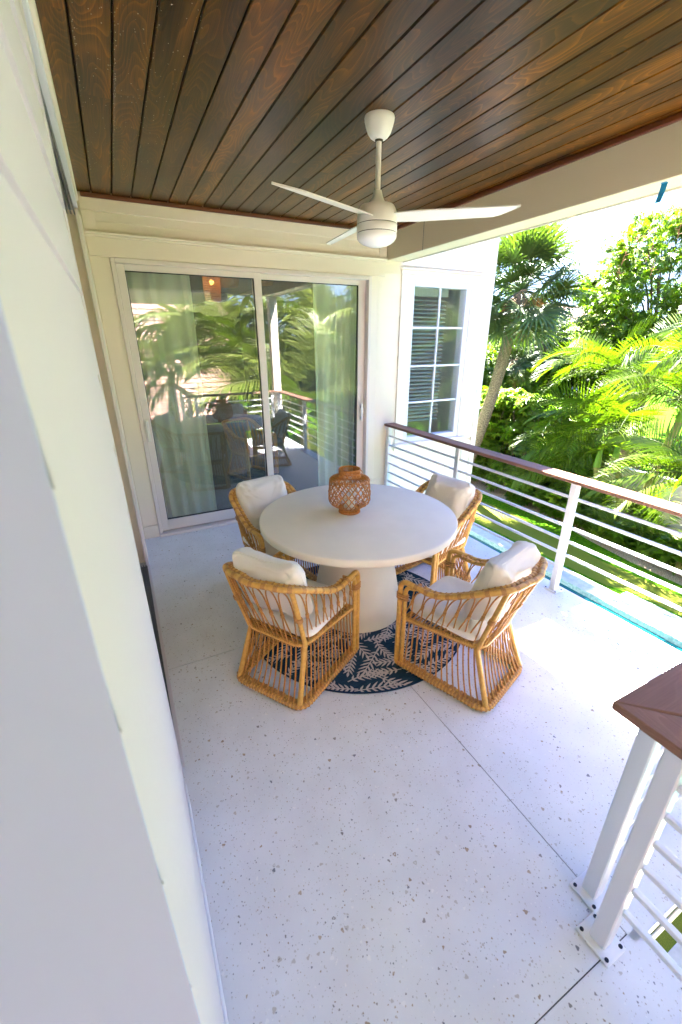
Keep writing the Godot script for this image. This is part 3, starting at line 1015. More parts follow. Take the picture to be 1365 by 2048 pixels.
func build_ground() -> void:
	var g := -3.0
	var mb := MB.new()
	# one sheet with a hole for the pool
	var xs := [-300.0, 4.3, 7.95, 300.0]
	var zs := [-300.0, -9.0, 9.0, 300.0]
	for i in 3:
		for j in 3:
			if i == 1 and j == 1:
				continue
			mb.face(Vector3(xs[i], g - 0.012, zs[j]), Vector3(xs[i + 1], g - 0.012, zs[j]), Vector3(xs[i + 1], g - 0.012, zs[j + 1]), Vector3(xs[i], g - 0.012, zs[j + 1]), Vector3.UP)
	struct_mesh("lawn", mb.mesh(), M.lawn_grass)
	# putting green: a long curved sheet
	var pts := [Vector2(8.55, -9.5), Vector2(10.1, -9.5), Vector2(9.75, -6.5), Vector2(9.95, -4.6), Vector2(9.9, -3.2), Vector2(9.75, -2.0), Vector2(9.5, -0.9), Vector2(9.5, 0.4), Vector2(9.45, 2.0), Vector2(9.5, 6.0), Vector2(8.75, 6.0), Vector2(8.78, 0.3), Vector2(8.55, 0.0), Vector2(8.55, -4.0)]
	struct_mesh("putting_green", flat_poly(pts, g - 0.006), M.putting_turf)
	var bed := [Vector2(10.9, -12.0), Vector2(10.5, -9.0), Vector2(10.25, -6.5), Vector2(10.62, -4.6), Vector2(10.7, -3.6), Vector2(10.5, -2.4), Vector2(10.25, -1.5), Vector2(10.05, -0.4), Vector2(9.95, 1.0), Vector2(9.95, 6.0), Vector2(13.1, 6.0), Vector2(13.1, -12.0)]
	struct_mesh("side_turf", flat_poly([Vector2(-6.0, 3.21), Vector2(4.295, 3.21), Vector2(4.295, 4.99), Vector2(-6.0, 4.99)], g - 0.005), M.putting_turf)
	struct_mesh("planting_bed", flat_poly(bed, g - 0.004), M.mulch_soil)
	# deck and pool
	var dk := MB.new()
	dk.span(Vector3(7.952, g - 0.1, -9.0), Vector3(8.43, g + 0.0, 0.33), 0.004)
	dk.span(Vector3(7.952, g - 0.1, 0.3302), Vector3(8.70, g + 0.0, 9.0), 0.004)
	dk.span(Vector3(2.95, g - 0.1, -9.0), Vector3(4.298, g + 0.0, 3.2), 0.004)
	struct_mesh("pool_deck", dk.mesh(), M.pool_deck)
	put_box(structure("side_patio"), "paving", Vector3(-6.0, g - 0.1, 5.0), Vector3(4.295, g + 0.002, 9.0), M.pool_deck, 0.004)
	put_box(structure("garden_path"), "paving", Vector3(2.6, g - 0.1, 3.86), Vector3(4.295, g + 0.004, 4.02), M.pool_deck, 0.004)
	var po := structure("pool")
	var pm := MB.new()
	pm.face(Vector3(4.3, g - 0.115, -9), Vector3(7.95, g - 0.115, -9), Vector3(7.95, g - 0.115, 9), Vector3(4.3, g - 0.115, 9), Vector3.UP)
	put(po, "water", pm.mesh(), M.pool_water)
	put_box(po, "pool_wall", Vector3(4.2, g - 1.6, -9.1), Vector3(4.302, g - 0.02, 9.1), M.pool_tile, 0.0)
	put_box(po, "pool_wall", Vector3(7.946, g - 1.6, -9.1), Vector3(8.1, g - 0.101, 9.1), M.pool_tile, 0.0)
	# water line mosaic on the far edge of the pool
	var tl := [MB.new(), MB.new()]
	var z := -6.0
	rng.seed = 4
	while z < 4.0:
		for row in 3:
			var m: MB = tl[rng.randi() % 2]
			m.face(Vector3(7.944, g - 0.112 + row * 0.037, z), Vector3(7.944, g - 0.112 + row * 0.037, z + 0.032), Vector3(7.944, g - 0.079 + row * 0.037, z + 0.032), Vector3(7.944, g - 0.079 + row * 0.037, z), Vector3(-1, 0, 0))
		z += 0.036
	for k in 2:
		var o := put(po, "mosaic_tiles", tl[k].mesh(), [M.pool_tile, M.pool_tile_dark][k])
		o.set_meta("kind", "stuff")
	# garden wall and fence
	var gw := thing("garden_wall", "low white rendered garden wall behind the palms", "wall")
	put_box(gw, "wall_core", Vector3(13.1, g - 0.1, -14.0), Vector3(13.3, -1.72, 10.0), M.garden_wall_paint, 0.01)
	var fe := thing("board_fence", "short weathered grey board fence behind the garden wall", "fence")
	rng.seed = 8
	for i in 8:
		var zz := -3.75 + i * 0.115
		put_box(fe, "board", Vector3(13.9, g, zz), Vector3(13.925, -1.22 + rng.randf_range(-0.03, 0.03), zz + 0.105), M.fence_wood, 0.003)
	put_box(fe, "post", Vector3(13.86, g, -2.82), Vector3(13.98, -0.98, -2.70), M.fence_wood, 0.006)
	put_box(fe, "post", Vector3(13.86, g, -4.35), Vector3(13.98, -0.9, -4.23), M.fence_wood, 0.006)
	put_box(fe, "rail", Vector3(13.927, -1.1, -4.225), Vector3(13.97, -1.03, -2.825), M.fence_wood, 0.003)

func flat_poly(pts: Array, y: float) -> ArrayMesh:
	var pv := PackedVector2Array()
	for p in pts:
		pv.append(p)
	var id := Geometry2D.triangulate_polygon(pv)
	var mb := MB.new()
	for p in pv:
		mb.vert(Vector3(p.x, y, p.y), Vector3.UP)
	for i in range(0, id.size(), 3):
		mb.tri_i(id[i], id[i + 1], id[i + 2])
	return mb.mesh()

func build_neighbours() -> void:
	var h := thing("pink_house", "tall pink lap sided house behind the camera", "house")
	put_box(h, "wall", Vector3(-7.0, -3.0, 15.1), Vector3(4.6, 7.0, 21.0), M.pink_siding, 0.0)
	var y := -3.0
	while y < 6.9:
		var mb := MB.new()
		mb.face(Vector3(-7.0, y, 15.06), Vector3(4.6, y, 15.06), Vector3(4.6, y + 0.2, 15.085), Vector3(-7.0, y + 0.2, 15.085), Vector3(0, 0.1, -1).normalized())
		mb.face(Vector3(-7.0, y, 15.1), Vector3(4.6, y, 15.1), Vector3(4.6, y, 15.06), Vector3(-7.0, y, 15.06), Vector3(0, -1, 0))
		put(h, "siding_board", mb.mesh(), M.pink_siding)
		y += 0.2
	put_box(h, "roof", Vector3(-7.6, 7.0, 14.4), Vector3(5.2, 7.3, 21.5), M.roof_far, 0.01)
	var wn := put_box(h, "window", Vector3(-1.3, -0.4, 15.0), Vector3(-0.1, 1.4, 15.08), M.trim_paint, 0.01)
	put_box(wn, "pane", Vector3(-1.2, -0.3, 14.99), Vector3(-0.2, 1.3, 15.03), M.dark_gasket, 0.0)
	var q := thing("far_house", "distant pale pink roofed house between palm and mango tree", "house", Vector3(38.0, -3.0, -27.0), -0.6)
	put_box(q, "wall", Vector3(-6, 0, -4), Vector3(6, 5.6, 4), M.garden_wall_paint, 0.0)
	var rm := MB.new()
	var pr := [Vector3(-6.6, 5.6, -4.6), Vector3(6.6, 5.6, -4.6), Vector3(6.6, 5.6, 4.6), Vector3(-6.6, 5.6, 4.6), Vector3(-3, 7.9, 0), Vector3(3, 7.9, 0)]
	rm.face(pr[0], pr[1], pr[5], pr[4], Vector3(0, 0.9, -0.45).normalized())
	rm.face(pr[3], pr[2], pr[5], pr[4], Vector3(0, 0.9, 0.45).normalized())
	rm.tri(pr[0], pr[3], pr[4], Vector3(-0.55, 0.83, 0).normalized())
	rm.tri(pr[1], pr[2], pr[5], Vector3(0.55, 0.83, 0).normalized())
	put(q, "roof", rm.mesh(), M.roof_far)
	for i in 3:
		var wb := put_box(q, "window", Vector3(-6.06, 2.8, -3 + i * 2.2), Vector3(-5.99, 4.4, -1.8 + i * 2.2), M.trim_paint, 0.0)
		put_box(wb, "pane", Vector3(-6.08, 2.9, -2.9 + i * 2.2), Vector3(-6.04, 4.3, -1.9 + i * 2.2), M.dark_gasket, 0.0)
	# overhead wires
	var wl := ["upper overhead wire crossing between the palms", "lower overhead wire below the first one", "thin lowest overhead wire in front of the far trees"]
	for i in 3:
		var mb := MB.new()
		var a := Vector3(13.2, 1.95 - i * 0.75, -13.6 + i * 0.3)
		var b := Vector3(27.0, 1.55 - i * 0.35, -9.6 + i * 0.3)
		var pt := PackedVector3Array()
		for k in 13:
			var t := k / 12.0
			pt.append(a.lerp(b, t) - Vector3(0, 0.35 * 4.0 * t * (1.0 - t), 0))
		mb.tube(pt, 0.016, 0.016, 5)
		tag(put(self, "overhead_wire", mb.mesh(), M.wire_black), wl[i], "wire", "overhead wires")

# ---------------------------------------------------------------- porch objects
func build_fan() -> void:
	var f := thing("ceiling_fan", "white three blade ceiling fan with frosted light over the table", "ceiling fan", Vector3(1.43, 0, 1.975))
	var mb := MB.new()
	mb.lathe(PackedVector2Array([Vector2(0.0, 2.7865), Vector2(0.020, 2.787), Vector2(0.034, 2.790), Vector2(0.046, 2.798), Vector2(0.059, 2.815), Vector2(0.069, 2.84), Vector2(0.075, 2.862), Vector2(0.076, 2.872), Vector2(0.074, 2.8795)]), 40)
	put(f, "canopy", mb.mesh(), M.fan_white)
	var cl := MB.new()
	cl.lathe(PackedVector2Array([Vector2(0.0, 2.779), Vector2(0.02, 2.779), Vector2(0.021, 2.7862), Vector2(0.0, 2.7862)]), 24)
	put(f, "collar", cl.mesh(), M.dark_seam)
	var rd := MB.new()
	rd.tube(PackedVector3Array([Vector3(0, 2.54, 0), Vector3(0, 2.7785, 0)]), 0.0135, 0.0135, 20)
	put(f, "downrod", rd.mesh(), M.fan_white)
	var cp := MB.new()
	cp.lathe(PackedVector2Array([Vector2(0.052, 2.508), Vector2(0.050, 2.516), Vector2(0.036, 2.530), Vector2(0.027, 2.55), Vector2(0.021, 2.574), Vector2(0.014, 2.577)]), 32)
	put(f, "coupling", cp.mesh(), M.fan_white)
	var mo := MB.new()
	mo.lathe(PackedVector2Array([Vector2(0.0, 2.423), Vector2(0.108, 2.423), Vector2(0.1085, 2.43), Vector2(0.108, 2.455), Vector2(0.104, 2.478), Vector2(0.096, 2.496), Vector2(0.092, 2.502), Vector2(0.088, 2.507), Vector2(0.05, 2.5095), Vector2(0.0, 2.5095)]), 48)
	put(f, "motor_housing", mo.mesh(), M.fan_white)
	var rg := MB.new()
	rg.lathe(PackedVector2Array([Vector2(0.0, 2.383), Vector2(0.108, 2.383), Vector2(0.1095, 2.386), Vector2(0.1095, 2.4175), Vector2(0.108, 2.4195), Vector2(0.0, 2.4195)]), 48)
	put(f, "light_ring", rg.mesh(), M.fan_white)
	var sm := MB.new()
	sm.lathe(PackedVector2Array([Vector2(0.0, 2.3800), Vector2(0.1055, 2.3800), Vector2(0.1055, 2.4228), Vector2(0.0, 2.4228)]), 40)
	put(f, "seam", sm.mesh(), M.dark_seam)
	var ln := MB.new()
	ln.lathe(PackedVector2Array([Vector2(0.0, 2.318), Vector2(0.03, 2.3195), Vector2(0.055, 2.324), Vector2(0.078, 2.332), Vector2(0.096, 2.343), Vector2(0.106, 2.356), Vector2(0.1085, 2.366), Vector2(0.1085, 2.379), Vector2(0.0, 2.379)]), 48)
	put(f, "light_lens", ln.mesh(), M.fan_lens)
	for a in [156.0, 40.5, -87.5]:
		var r := deg_to_rad(a)
		var dir := Vector3(cos(r), 0, sin(r))
		var sd := Vector3(-sin(r), 0, cos(r))
		var b := MB.new()
		var pts := PackedVector3Array()
		var pb := PackedVector3Array()
		var steps := 22
		for i in steps:
			var t := float(i) / (steps - 1)
			var rad := 0.085 + t * 0.637
			var w := lerpf(0.044, 0.056, smoothstep(0.0, 0.25, t)) - 0.012 * t
			var lead := w
			var trail := -w
			if t > 0.82:
				trail = lerpf(-w, w * 0.86, pow((t - 0.82) / 0.18, 1.25))
			var tilt := deg_to_rad(13.0)
			for q in 5:
				var s := lerpf(trail, lead, q / 4.0)
				var cam := 0.004 * (1.0 - pow(q / 2.0 - 1.0, 2.0))
				var p := dir * rad + sd * s * cos(tilt) + Vector3(0, 2.452 + s * sin(tilt) + cam - 0.006 * t, 0)
				pts.append(p + Vector3(0, 0.003, 0))
				pb.append(p - Vector3(0, 0.003, 0))
		b.sheet(pts, steps, 5, Vector3(pts[5] - pts[0]).cross(pts[1] - pts[0]).y > 0.0)
		b.sheet(pb, steps, 5, Vector3(pts[5] - pts[0]).cross(pts[1] - pts[0]).y < 0.0)
		var rimi := []
		for i in steps:
			rimi.append(i * 5)
		for i in range(1, 5):
			rimi.append((steps - 1) * 5 + i)
		for i in range(steps - 2, -1, -1):
			rimi.append(i * 5 + 4)
		for i in [3, 2, 1, 0]:
			rimi.append(i)
		for i in rimi.size() - 1:
			var p0: Vector3 = pts[rimi[i]]
			var p1: Vector3 = pts[rimi[i + 1]]
			if p0.distance_to(p1) < 0.0005:
				continue
			var nn := (p1 - p0).cross(Vector3.UP).normalized()
			if nn.dot((p0 + p1) * 0.5 - (dir * 0.4 + Vector3(0, 2.45, 0))) < 0.0:
				nn = -nn
			b.face(p0, p1, pb[rimi[i + 1]], pb[rimi[i]], nn)
		put(f, "blade", b.mesh(), M.fan_white)

func u_path(fw: float, wf: float, bw: float, wb: float, rad: float, count: int, back_bulge := 0.0) -> PackedVector3Array:
	var raw := PackedVector3Array()
	var cr := Vector3(bw, 0, wb)
	var a := Vector3(fw, 0, wf)
	var d1 := (a - cr).normalized()
	var half: Array[Vector3] = []
	for i in 12:
		half.append(a.lerp(cr + d1 * rad, i / 11.0))
	var e := Vector3(bw - rad, 0, wb - back_bulge * 0.3)
	for i in range(1, 13):
		var t := i / 12.0
		half.append((cr + d1 * rad).lerp(cr, t).lerp(cr.lerp(e, t), t))
	for i in range(1, 11):
		var t := i / 10.0
		half.append(Vector3(lerpf(e.x, 0, t), 0, e.z - back_bulge * 0.7 * sin(t * PI * 0.5)))
	for p in half:
		raw.append(p)
	for i in range(half.size() - 2, -1, -1):
		raw.append(Vector3(-half[i].x, 0, half[i].z))
	return resample(raw, count)

func resample(raw: PackedVector3Array, count: int) -> PackedVector3Array:
	var ln := PackedFloat32Array([0.0])
	for i in range(1, raw.size()):
		ln.append(ln[i - 1] + raw[i].distance_to(raw[i - 1]))
	var out := PackedVector3Array()
	var k := 0
	for i in count:
		var s := ln[ln.size() - 1] * i / float(count - 1)
		while k < raw.size() - 2 and ln[k + 1] < s:
			k += 1
		var seg := maxf(ln[k + 1] - ln[k], 1e-6)
		out.append(raw[k].lerp(raw[k + 1], clampf((s - ln[k]) / seg, 0, 1)))
	return out

func at_s(path: PackedVector3Array, t: float) -> Vector3:
	var f := clampf(t, 0, 1) * (path.size() - 1)
	var i := mini(int(f), path.size() - 2)
	return path[i].lerp(path[i + 1], f - i)

func rim_y(w: float) -> float:
	return 0.598 - 0.012 * smoothstep(0.25, 0.05, w) + 0.178 * smoothstep(0.12, -0.34, w)

const FW := 0.259
const WF := 0.285

func make_chair(label: String, group: String) -> Node3D:
	var c := thing("rattan_armchair", label, "armchair", Vector3.ZERO, 0.0, group)
	var pole: StandardMaterial3D = M.rattan_pole
	var cane: StandardMaterial3D = M.rattan_cane
	var seat := u_path(FW - 0.012, WF - 0.02, 0.188, -0.196, 0.07, 121)
	var base := u_path(FW, WF, 0.240, -0.288, 0.075, 121)
	var rim := u_path(FW + 0.002, WF - 0.06, 0.262, -0.318, 0.17, 121, 0.03)
	for i in rim.size():
		rim[i].y = rim_y(rim[i].z)
	for i in seat.size():
		seat[i].y = 0.352
	for i in base.size():
		base[i].y = 0.026
	# outer frame pole: front legs and arm rim in one bent pole
	for k in 2:
		var path := PackedVector3Array()
		var off := 0.034 * k
		var leg: Array[Vector3] = []
		for i in 10:
			leg.append(Vector3(FW, lerpf(0.03, 0.535, i / 9.0), WF - off))
		for i in range(1, 8):
			var t := i / 8.0
			var p0 := Vector3(FW, 0.535, WF - off)
			var p1 := Vector3(FW + 0.001, 0.605, WF - off + 0.002)
			var p2 := Vector3(FW + 0.002, rim_y(WF - 0.07), WF - 0.065 - off)
			leg.append(p0.lerp(p1, t).lerp(p1.lerp(p2, t), t))
		for p in leg:
			path.append(p - Vector3(0.002 * k, 0.022 * k * smoothstep(0.4, 0.6, p.y), 0))
		for i in range(1 + k * 6, rim.size() - 1 - k * 6):
			var t := (rim[i + 1] - rim[i - 1]).normalized()
			var inw := Vector3(t.z, 0, -t.x).normalized()
			if inw.dot(Vector3(-rim[i].x, 0, -rim[i].z + 0.1)) < 0.0:
				inw = -inw
			path.append(rim[i] + inw * 0.034 * k - Vector3(0, 0.004 * k, 0))
		for i in range(leg.size() - 1, -1, -1):
			var p := leg[i]
			path.append(Vector3(-(p.x - 0.002 * k), p.y - 0.022 * k * smoothstep(0.4, 0.6, p.y), p.z))
		var mb := MB.new()
		mb.tube(path, [0.0155, 0.0125][k], [0.0155, 0.0125][k], 12)
		put(c, ["frame_pole", "inner_pole"][k], mb.mesh(), pole)
	# lacing over the two rim poles
	var bind := MB.new()
	var laces := 44
	for i in laces:
		var s := 0.03 + 0.94 * i / (laces - 1.0)
		var p := at_s(rim, s)
		var t := (at_s(rim, s + 0.01) - at_s(rim, s - 0.01)).normalized()
		var inw := Vector3(t.z, 0, -t.x).normalized()
		if inw.dot(Vector3(-p.x, 0, -p.z + 0.1)) < 0.0:
			inw = -inw
		var up := inw.cross(t).normalized()
		if up.y < 0.0:
			up = -up
		var wide := 0.021 if i % 2 == 0 else 0.011
		bind.box(p + inw * 0.0185 - Vector3(0, 0.003, 0), Vector3(wide, 0.0255, 0.052), 0.009, Basis(t, up, t.cross(up)))
		if i % 2 == 0:
			bind.tube(PackedVector3Array([p - t * 0.011, p, p + t * 0.011]), 0.0163, 0.0163, 12, false)
	# wrapped joints on legs and posts
	for sx in [-1.0, 1.0]:
		for y in [0.50, 0.515, 0.485]:
			var ring := PackedVector3Array()
			for a in 14:
				ring.append(Vector3(sx * FW + cos(TAU * a / 14.0) * 0.0175, y, WF - 0.017 + sin(TAU * a / 14.0) * 0.035))
			bind.tube(ring, 0.0055, 0.0055, 6, false, 1.0, true)
	put(c, "rim_binding", bind.mesh(), M.rattan_binding).set_meta("kind", "stuff")
	# base ring: two poles wrapped in cane
	var bm := MB.new()
	bm.tube(base, 0.016, 0.016, 10)
	var inner := u_path(FW - 0.03, WF - 0.02, 0.210, -0.258, 0.06, 90)
	for i in inner.size():
		inner[i].y = 0.024
	bm.tube(inner, 0.012, 0.012, 8)
	put(c, "base_ring", bm.mesh(), pole)
	var bb := MB.new()
	for i in 74:
		var s := 0.012 + 0.976 * i / 73.0
		var p := at_s(base, s)
		var t := (at_s(base, s + 0.01) - at_s(base, s - 0.01)).normalized()
		var inw := Vector3(t.z, 0, -t.x).normalized()
		if inw.dot(Vector3(-p.x, 0, -p.z)) < 0.0:
			inw = -inw
		var big := i % 3 != 0
		bb.box(p + inw * (0.012 if big else 0.0), Vector3(0.0185, 0.0328, 0.057 if big else 0.0328), 0.011, Basis(t, Vector3.UP, t.cross(Vector3.UP)))
	put(c, "base_binding", bb.mesh(), M.rattan_binding).set_meta("kind", "stuff")
	# seat ring
	var sm := MB.new()
	sm.tube(seat, 0.0125, 0.0125, 10)
	var low := PackedVector3Array()
	for p in seat:
		low.append(Vector3(p.x * 0.93, p.y - 0.02, p.z * 0.93))
	sm.tube(low, 0.009, 0.009, 8)
	sm.tube(PackedVector3Array([Vector3(FW - 0.012, 0.348, WF - 0.03), Vector3(-FW + 0.012, 0.348, WF - 0.03)]), 0.0125, 0.0125, 10)
	put(c, "seat_ring", sm.mesh(), pole)
	var sb := MB.new()
	for i in 96:
		var s := 0.01 + 0.98 * i / 95.0
		var p := at_s(seat, s)
		var t := (at_s(seat, s + 0.01) - at_s(seat, s - 0.01)).normalized()
		sb.box(p + Vector3(-p.x * 0.02, -0.004, -p.z * 0.02), Vector3(0.006, 0.03, 0.03), 0.006, Basis(t, Vector3.UP, t.cross(Vector3.UP)))
	put(c, "seat_binding", sb.mesh(), M.rattan_binding).set_meta("kind", "stuff")
	# seat deck of canes
	var sd := MB.new()
	for i in 22:
		var z := -0.18 + i * 0.021
		var hw := lerpf(0.18, 0.245, clampf((z + 0.19) / 0.45, 0, 1))
		sd.tube(PackedVector3Array([Vector3(-hw, 0.345, z), Vector3(hw, 0.345, z)]), 0.006, 0.006, 6)
	put(c, "seat_deck", sd.mesh(), cane).set_meta("kind", "stuff")
	# back corner posts: lower leans in, upper leans out
	var sc := 0.345
	for sgn in [-1.0, 1.0]:
		var s: float = 0.5 + sgn * (0.5 - sc)
		var pb := at_s(base, 0.5 + sgn * (0.5 - 0.362))
		var ps := at_s(seat, s)
		var pr := at_s(rim, 0.5 + sgn * (0.5 - 0.352))
		var l := MB.new()
		l.tube(PackedVector3Array([pb + Vector3(0, 0.005, 0), ps]), 0.0155, 0.0145, 12)
		put(c, "rear_leg", l.mesh(), pole)
		var u := MB.new()
		var ou := Vector3(ps.x, 0, ps.z).normalized() * 0.013
		u.tube(PackedVector3Array([ps + ou - Vector3(0, 0.01, 0), (ps + pr) * 0.5 + ou * 0.9, pr - Vector3(0, 0.008, 0)]), 0.0135, 0.0135, 12)
		put(c, "back_post", u.mesh(), pole)
		var wr := MB.new()
		for k in 4:
			var q := ps.lerp(pr, 0.47 + k * 0.017) + ou
			var ring := PackedVector3Array()
			for a in 12:
				ring.append(q + Vector3(cos(TAU * a / 12.0) * 0.0155, 0, sin(TAU * a / 12.0) * 0.0155))
			wr.tube(ring, 0.0045, 0.0045, 6, false, 1.0, true)
		put(c, "post_wrap", wr.mesh(), M.rattan_binding)
	# lower spindles between base ring and seat ring
	var nlow := 43
	for i in nlow:
		var s := (i + 0.5) / nlow
		var pb := at_s(base, s) + Vector3(0, 0.012, 0)
		var ps := at_s(seat, s)
		var mid := Vector3(lerpf(ps.x, pb.x, 0.22), 0.17, lerpf(ps.z, pb.z, 0.22))
		var path := PackedVector3Array()
		for k in 7:
			var t := k / 6.0
			path.append(pb.lerp(mid, t).lerp(mid.lerp(ps, t), t))
		var mb := MB.new()
		mb.tube(path, 0.0046, 0.0046, 7, false)
		put(c, "spindle", mb.mesh(), cane)
	# upper canes: twin canes tied together, spreading into arches under the rim
	var nt := 21
	var ties: Array[Vector3] = []
	for i in nt:
		var s := (i + 0.5) / nt
		var ps := at_s(seat, s)
		var pr := at_s(rim, lerpf(s, 0.5 + (s - 0.5) * 0.97, 1.0))
		ties.append(ps.lerp(pr, 0.54))
	for i in nt:
		var s := (i + 0.5) / nt
		var ds := 0.34 / nt
		var ou := Vector3(ties[i].x, 0, ties[i].z).normalized() * 0.006
		for sg in [-1.0, 1.0]:
			var ps := at_s(seat, s + sg * ds)
			var tn: Vector3 = (at_s(seat, s + 0.01) - at_s(seat, s - 0.01)).normalized() * 0.0035 * sg
			var path := PackedVector3Array()
			path.append(ps + ou)
			path.append(ps.lerp(ties[i] + tn, 0.5) + Vector3(0, 0.0, 0) + tn * 1.2 + ou)
			path.append(ties[i] + tn + ou)
			# arch
			var sa: float = s + sg * 0.5 / nt
			if sa > 0.004 and sa < 0.996:
				var top := at_s(rim, 0.5 + (sa - 0.5) * 0.97) - Vector3(0, 0.013, 0)
				var c1 := ties[i].lerp(at_s(rim, s), 0.62) + tn
				var c2 := at_s(rim, 0.5 + (lerpf(s, sa, 0.35) - 0.5) * 0.97) - Vector3(0, 0.010, 0)
				for k in range(1, 9):
					var t := k / 8.0
					var a := (ties[i] + tn).lerp(c1, t)
					var b := c1.lerp(c2, t)
					var d := c2.lerp(top, t)
					path.append(a.lerp(b, t).lerp(b.lerp(d, t), t) + ou * (1.0 - t))
			else:
				path.append(at_s(rim, s) - Vector3(0, 0.01, 0))
			var mb := MB.new()
			mb.tube(path, 0.0041, 0.0041, 7, false)
			put(c, "back_cane", mb.mesh(), cane)
		var w := MB.new()
		var dirv := (at_s(rim, s) - at_s(seat, s)).normalized()
		w.tube(PackedVector3Array([ties[i] + ou - dirv * 0.012, ties[i] + ou + dirv * 0.012]), 0.0098, 0.0098, 8)
		put(c, "cane_tie", w.mesh(), M.rattan_binding)
	# small feet
	for sx in [-1.0, 1.0]:
		for z in [WF - 0.03, -0.265]:
			var ft := MB.new()
			ft.lathe(PackedVector2Array([Vector2(0, 0.0005), Vector2(0.011, 0.001), Vector2(0.012, 0.014), Vector2(0, 0.014)]), 12, Vector3(sx * (FW - 0.02 if z > 0 else 0.2), 0.0, z))
			put(c, "foot", ft.mesh(), M.wood_trim)
	return c

func cushion_mesh(hx: float, hy: float, hz: float, e: float, seed_: int, wrinkle: float, sag := 0.0) -> ArrayMesh:
	# rounded box with a puffy middle, pinched seam and wrinkles; axes: hx wide, hy high, hz deep
	var f := FastNoiseLite.new()
	f.seed = seed_; f.frequency = 1.0; f.fractal_octaves = 3
	var mb := MB.new()
	var nu := 56
	var nv := 30
	var pts := PackedVector3Array()
	for j in nv + 1:
		var ph := PI * (float(j) / nv - 0.5)
		for i in nu + 1:
			var th := TAU * i / nu
			var cx := cos(th)
			var sx := sin(th)
			var q := 0.32
			var px := signf(cx) * pow(absf(cx), q)
			var py := signf(sx) * pow(absf(sx), q)
			var rad := pow(maxf(cos(ph), 0.0), e)
			var dz := signf(sin(ph)) * pow(absf(sin(ph)), 0.9)
			var p := Vector3(px * rad, py * rad, dz)
			var edge := maxf(absf(p.x), absf(p.y))
			var puff := 1.0 - 0.42 * pow(edge, 3.0)
			var cor := absf(p.x * p.y)
			var o := Vector3(p.x * hx * (1.0 - 0.05 * (1.0 - p.y * p.y) * 0.0 + 0.02 * cor), p.y * hy * (1.0 + 0.03 * cor), p.z * hz * puff)
			var nz := f.get_noise_3d(p.x * 1.6, p.y * 2.0, p.z * 0.6)
			var rip := sin(p.x * 17.0 + 5.0 * nz) * exp(-pow((absf(p.y) - 0.95) / 0.22, 2.0)) + sin(p.y * 15.0 + 5.0 * nz) * exp(-pow((absf(p.x) - 0.95) / 0.2, 2.0))
			o.z += signf(p.z) * wrinkle * (nz * 1.1 + 0.35 * rip) * (1.0 - pow(absf(edge), 8.0) * 0.6) * absf(signf(dz))
			o.y += wrinkle * 0.5 * f.get_noise_3d(p.x * 2.0 + 9.0, p.z, p.y) - sag * (1.0 - p.x * p.x) * maxf(0.0, p.y)
			pts.append(o)
	var cols := nu + 1
	var base := mb.v.size()
	for j in nv + 1:
		for i in cols:
			var a := pts[j * cols + (i + 1) % nu] - pts[j * cols + (i - 1 + nu) % nu]
			var b := pts[mini(j + 1, nv) * cols + i] - pts[maxi(j - 1, 0) * cols + i]
			var nn := a.cross(b).normalized()
			if j == 0 or j == nv or nn.length() < 0.5:
				nn = Vector3(0, 0, -1 if j < nv / 2 else 1)
			elif nn.dot(Vector3(pts[j * cols + i].x * 0.3, pts[j * cols + i].y * 0.3, pts[j * cols + i].z * 3.0)) < 0.0 and absf(pts[j * cols + i].z) > hz * 0.1:
				nn = -nn
			elif absf(pts[j * cols + i].z) <= hz * 0.1 and nn.dot(Vector3(pts[j * cols + i].x, pts[j * cols + i].y, 0)) < 0.0:
				nn = -nn
			mb.vert(pts[j * cols + i], nn, Vector2(float(i) / nu, float(j) / nv))
	for j in nv:
		for i in nu:
			mb.quad_i(base + j * cols + i, base + j * cols + i + 1, base + (j + 1) * cols + i + 1, base + (j + 1) * cols + i)
	# piping round the seam
	var seam := PackedVector3Array()
	for i in nu:
		var th := TAU * i / nu
		seam.append(Vector3(signf(cos(th)) * pow(absf(cos(th)), 0.32) * hx * 1.004, signf(sin(th)) * pow(absf(sin(th)), 0.32) * hy * 1.004 - sag * (1.0 - pow(absf(cos(th)), 0.64)) * maxf(0.0, sin(th)), 0))
	mb.tube(seam, 0.0035, 0.0035, 6, false, 1.0, true)
	return mb.mesh()

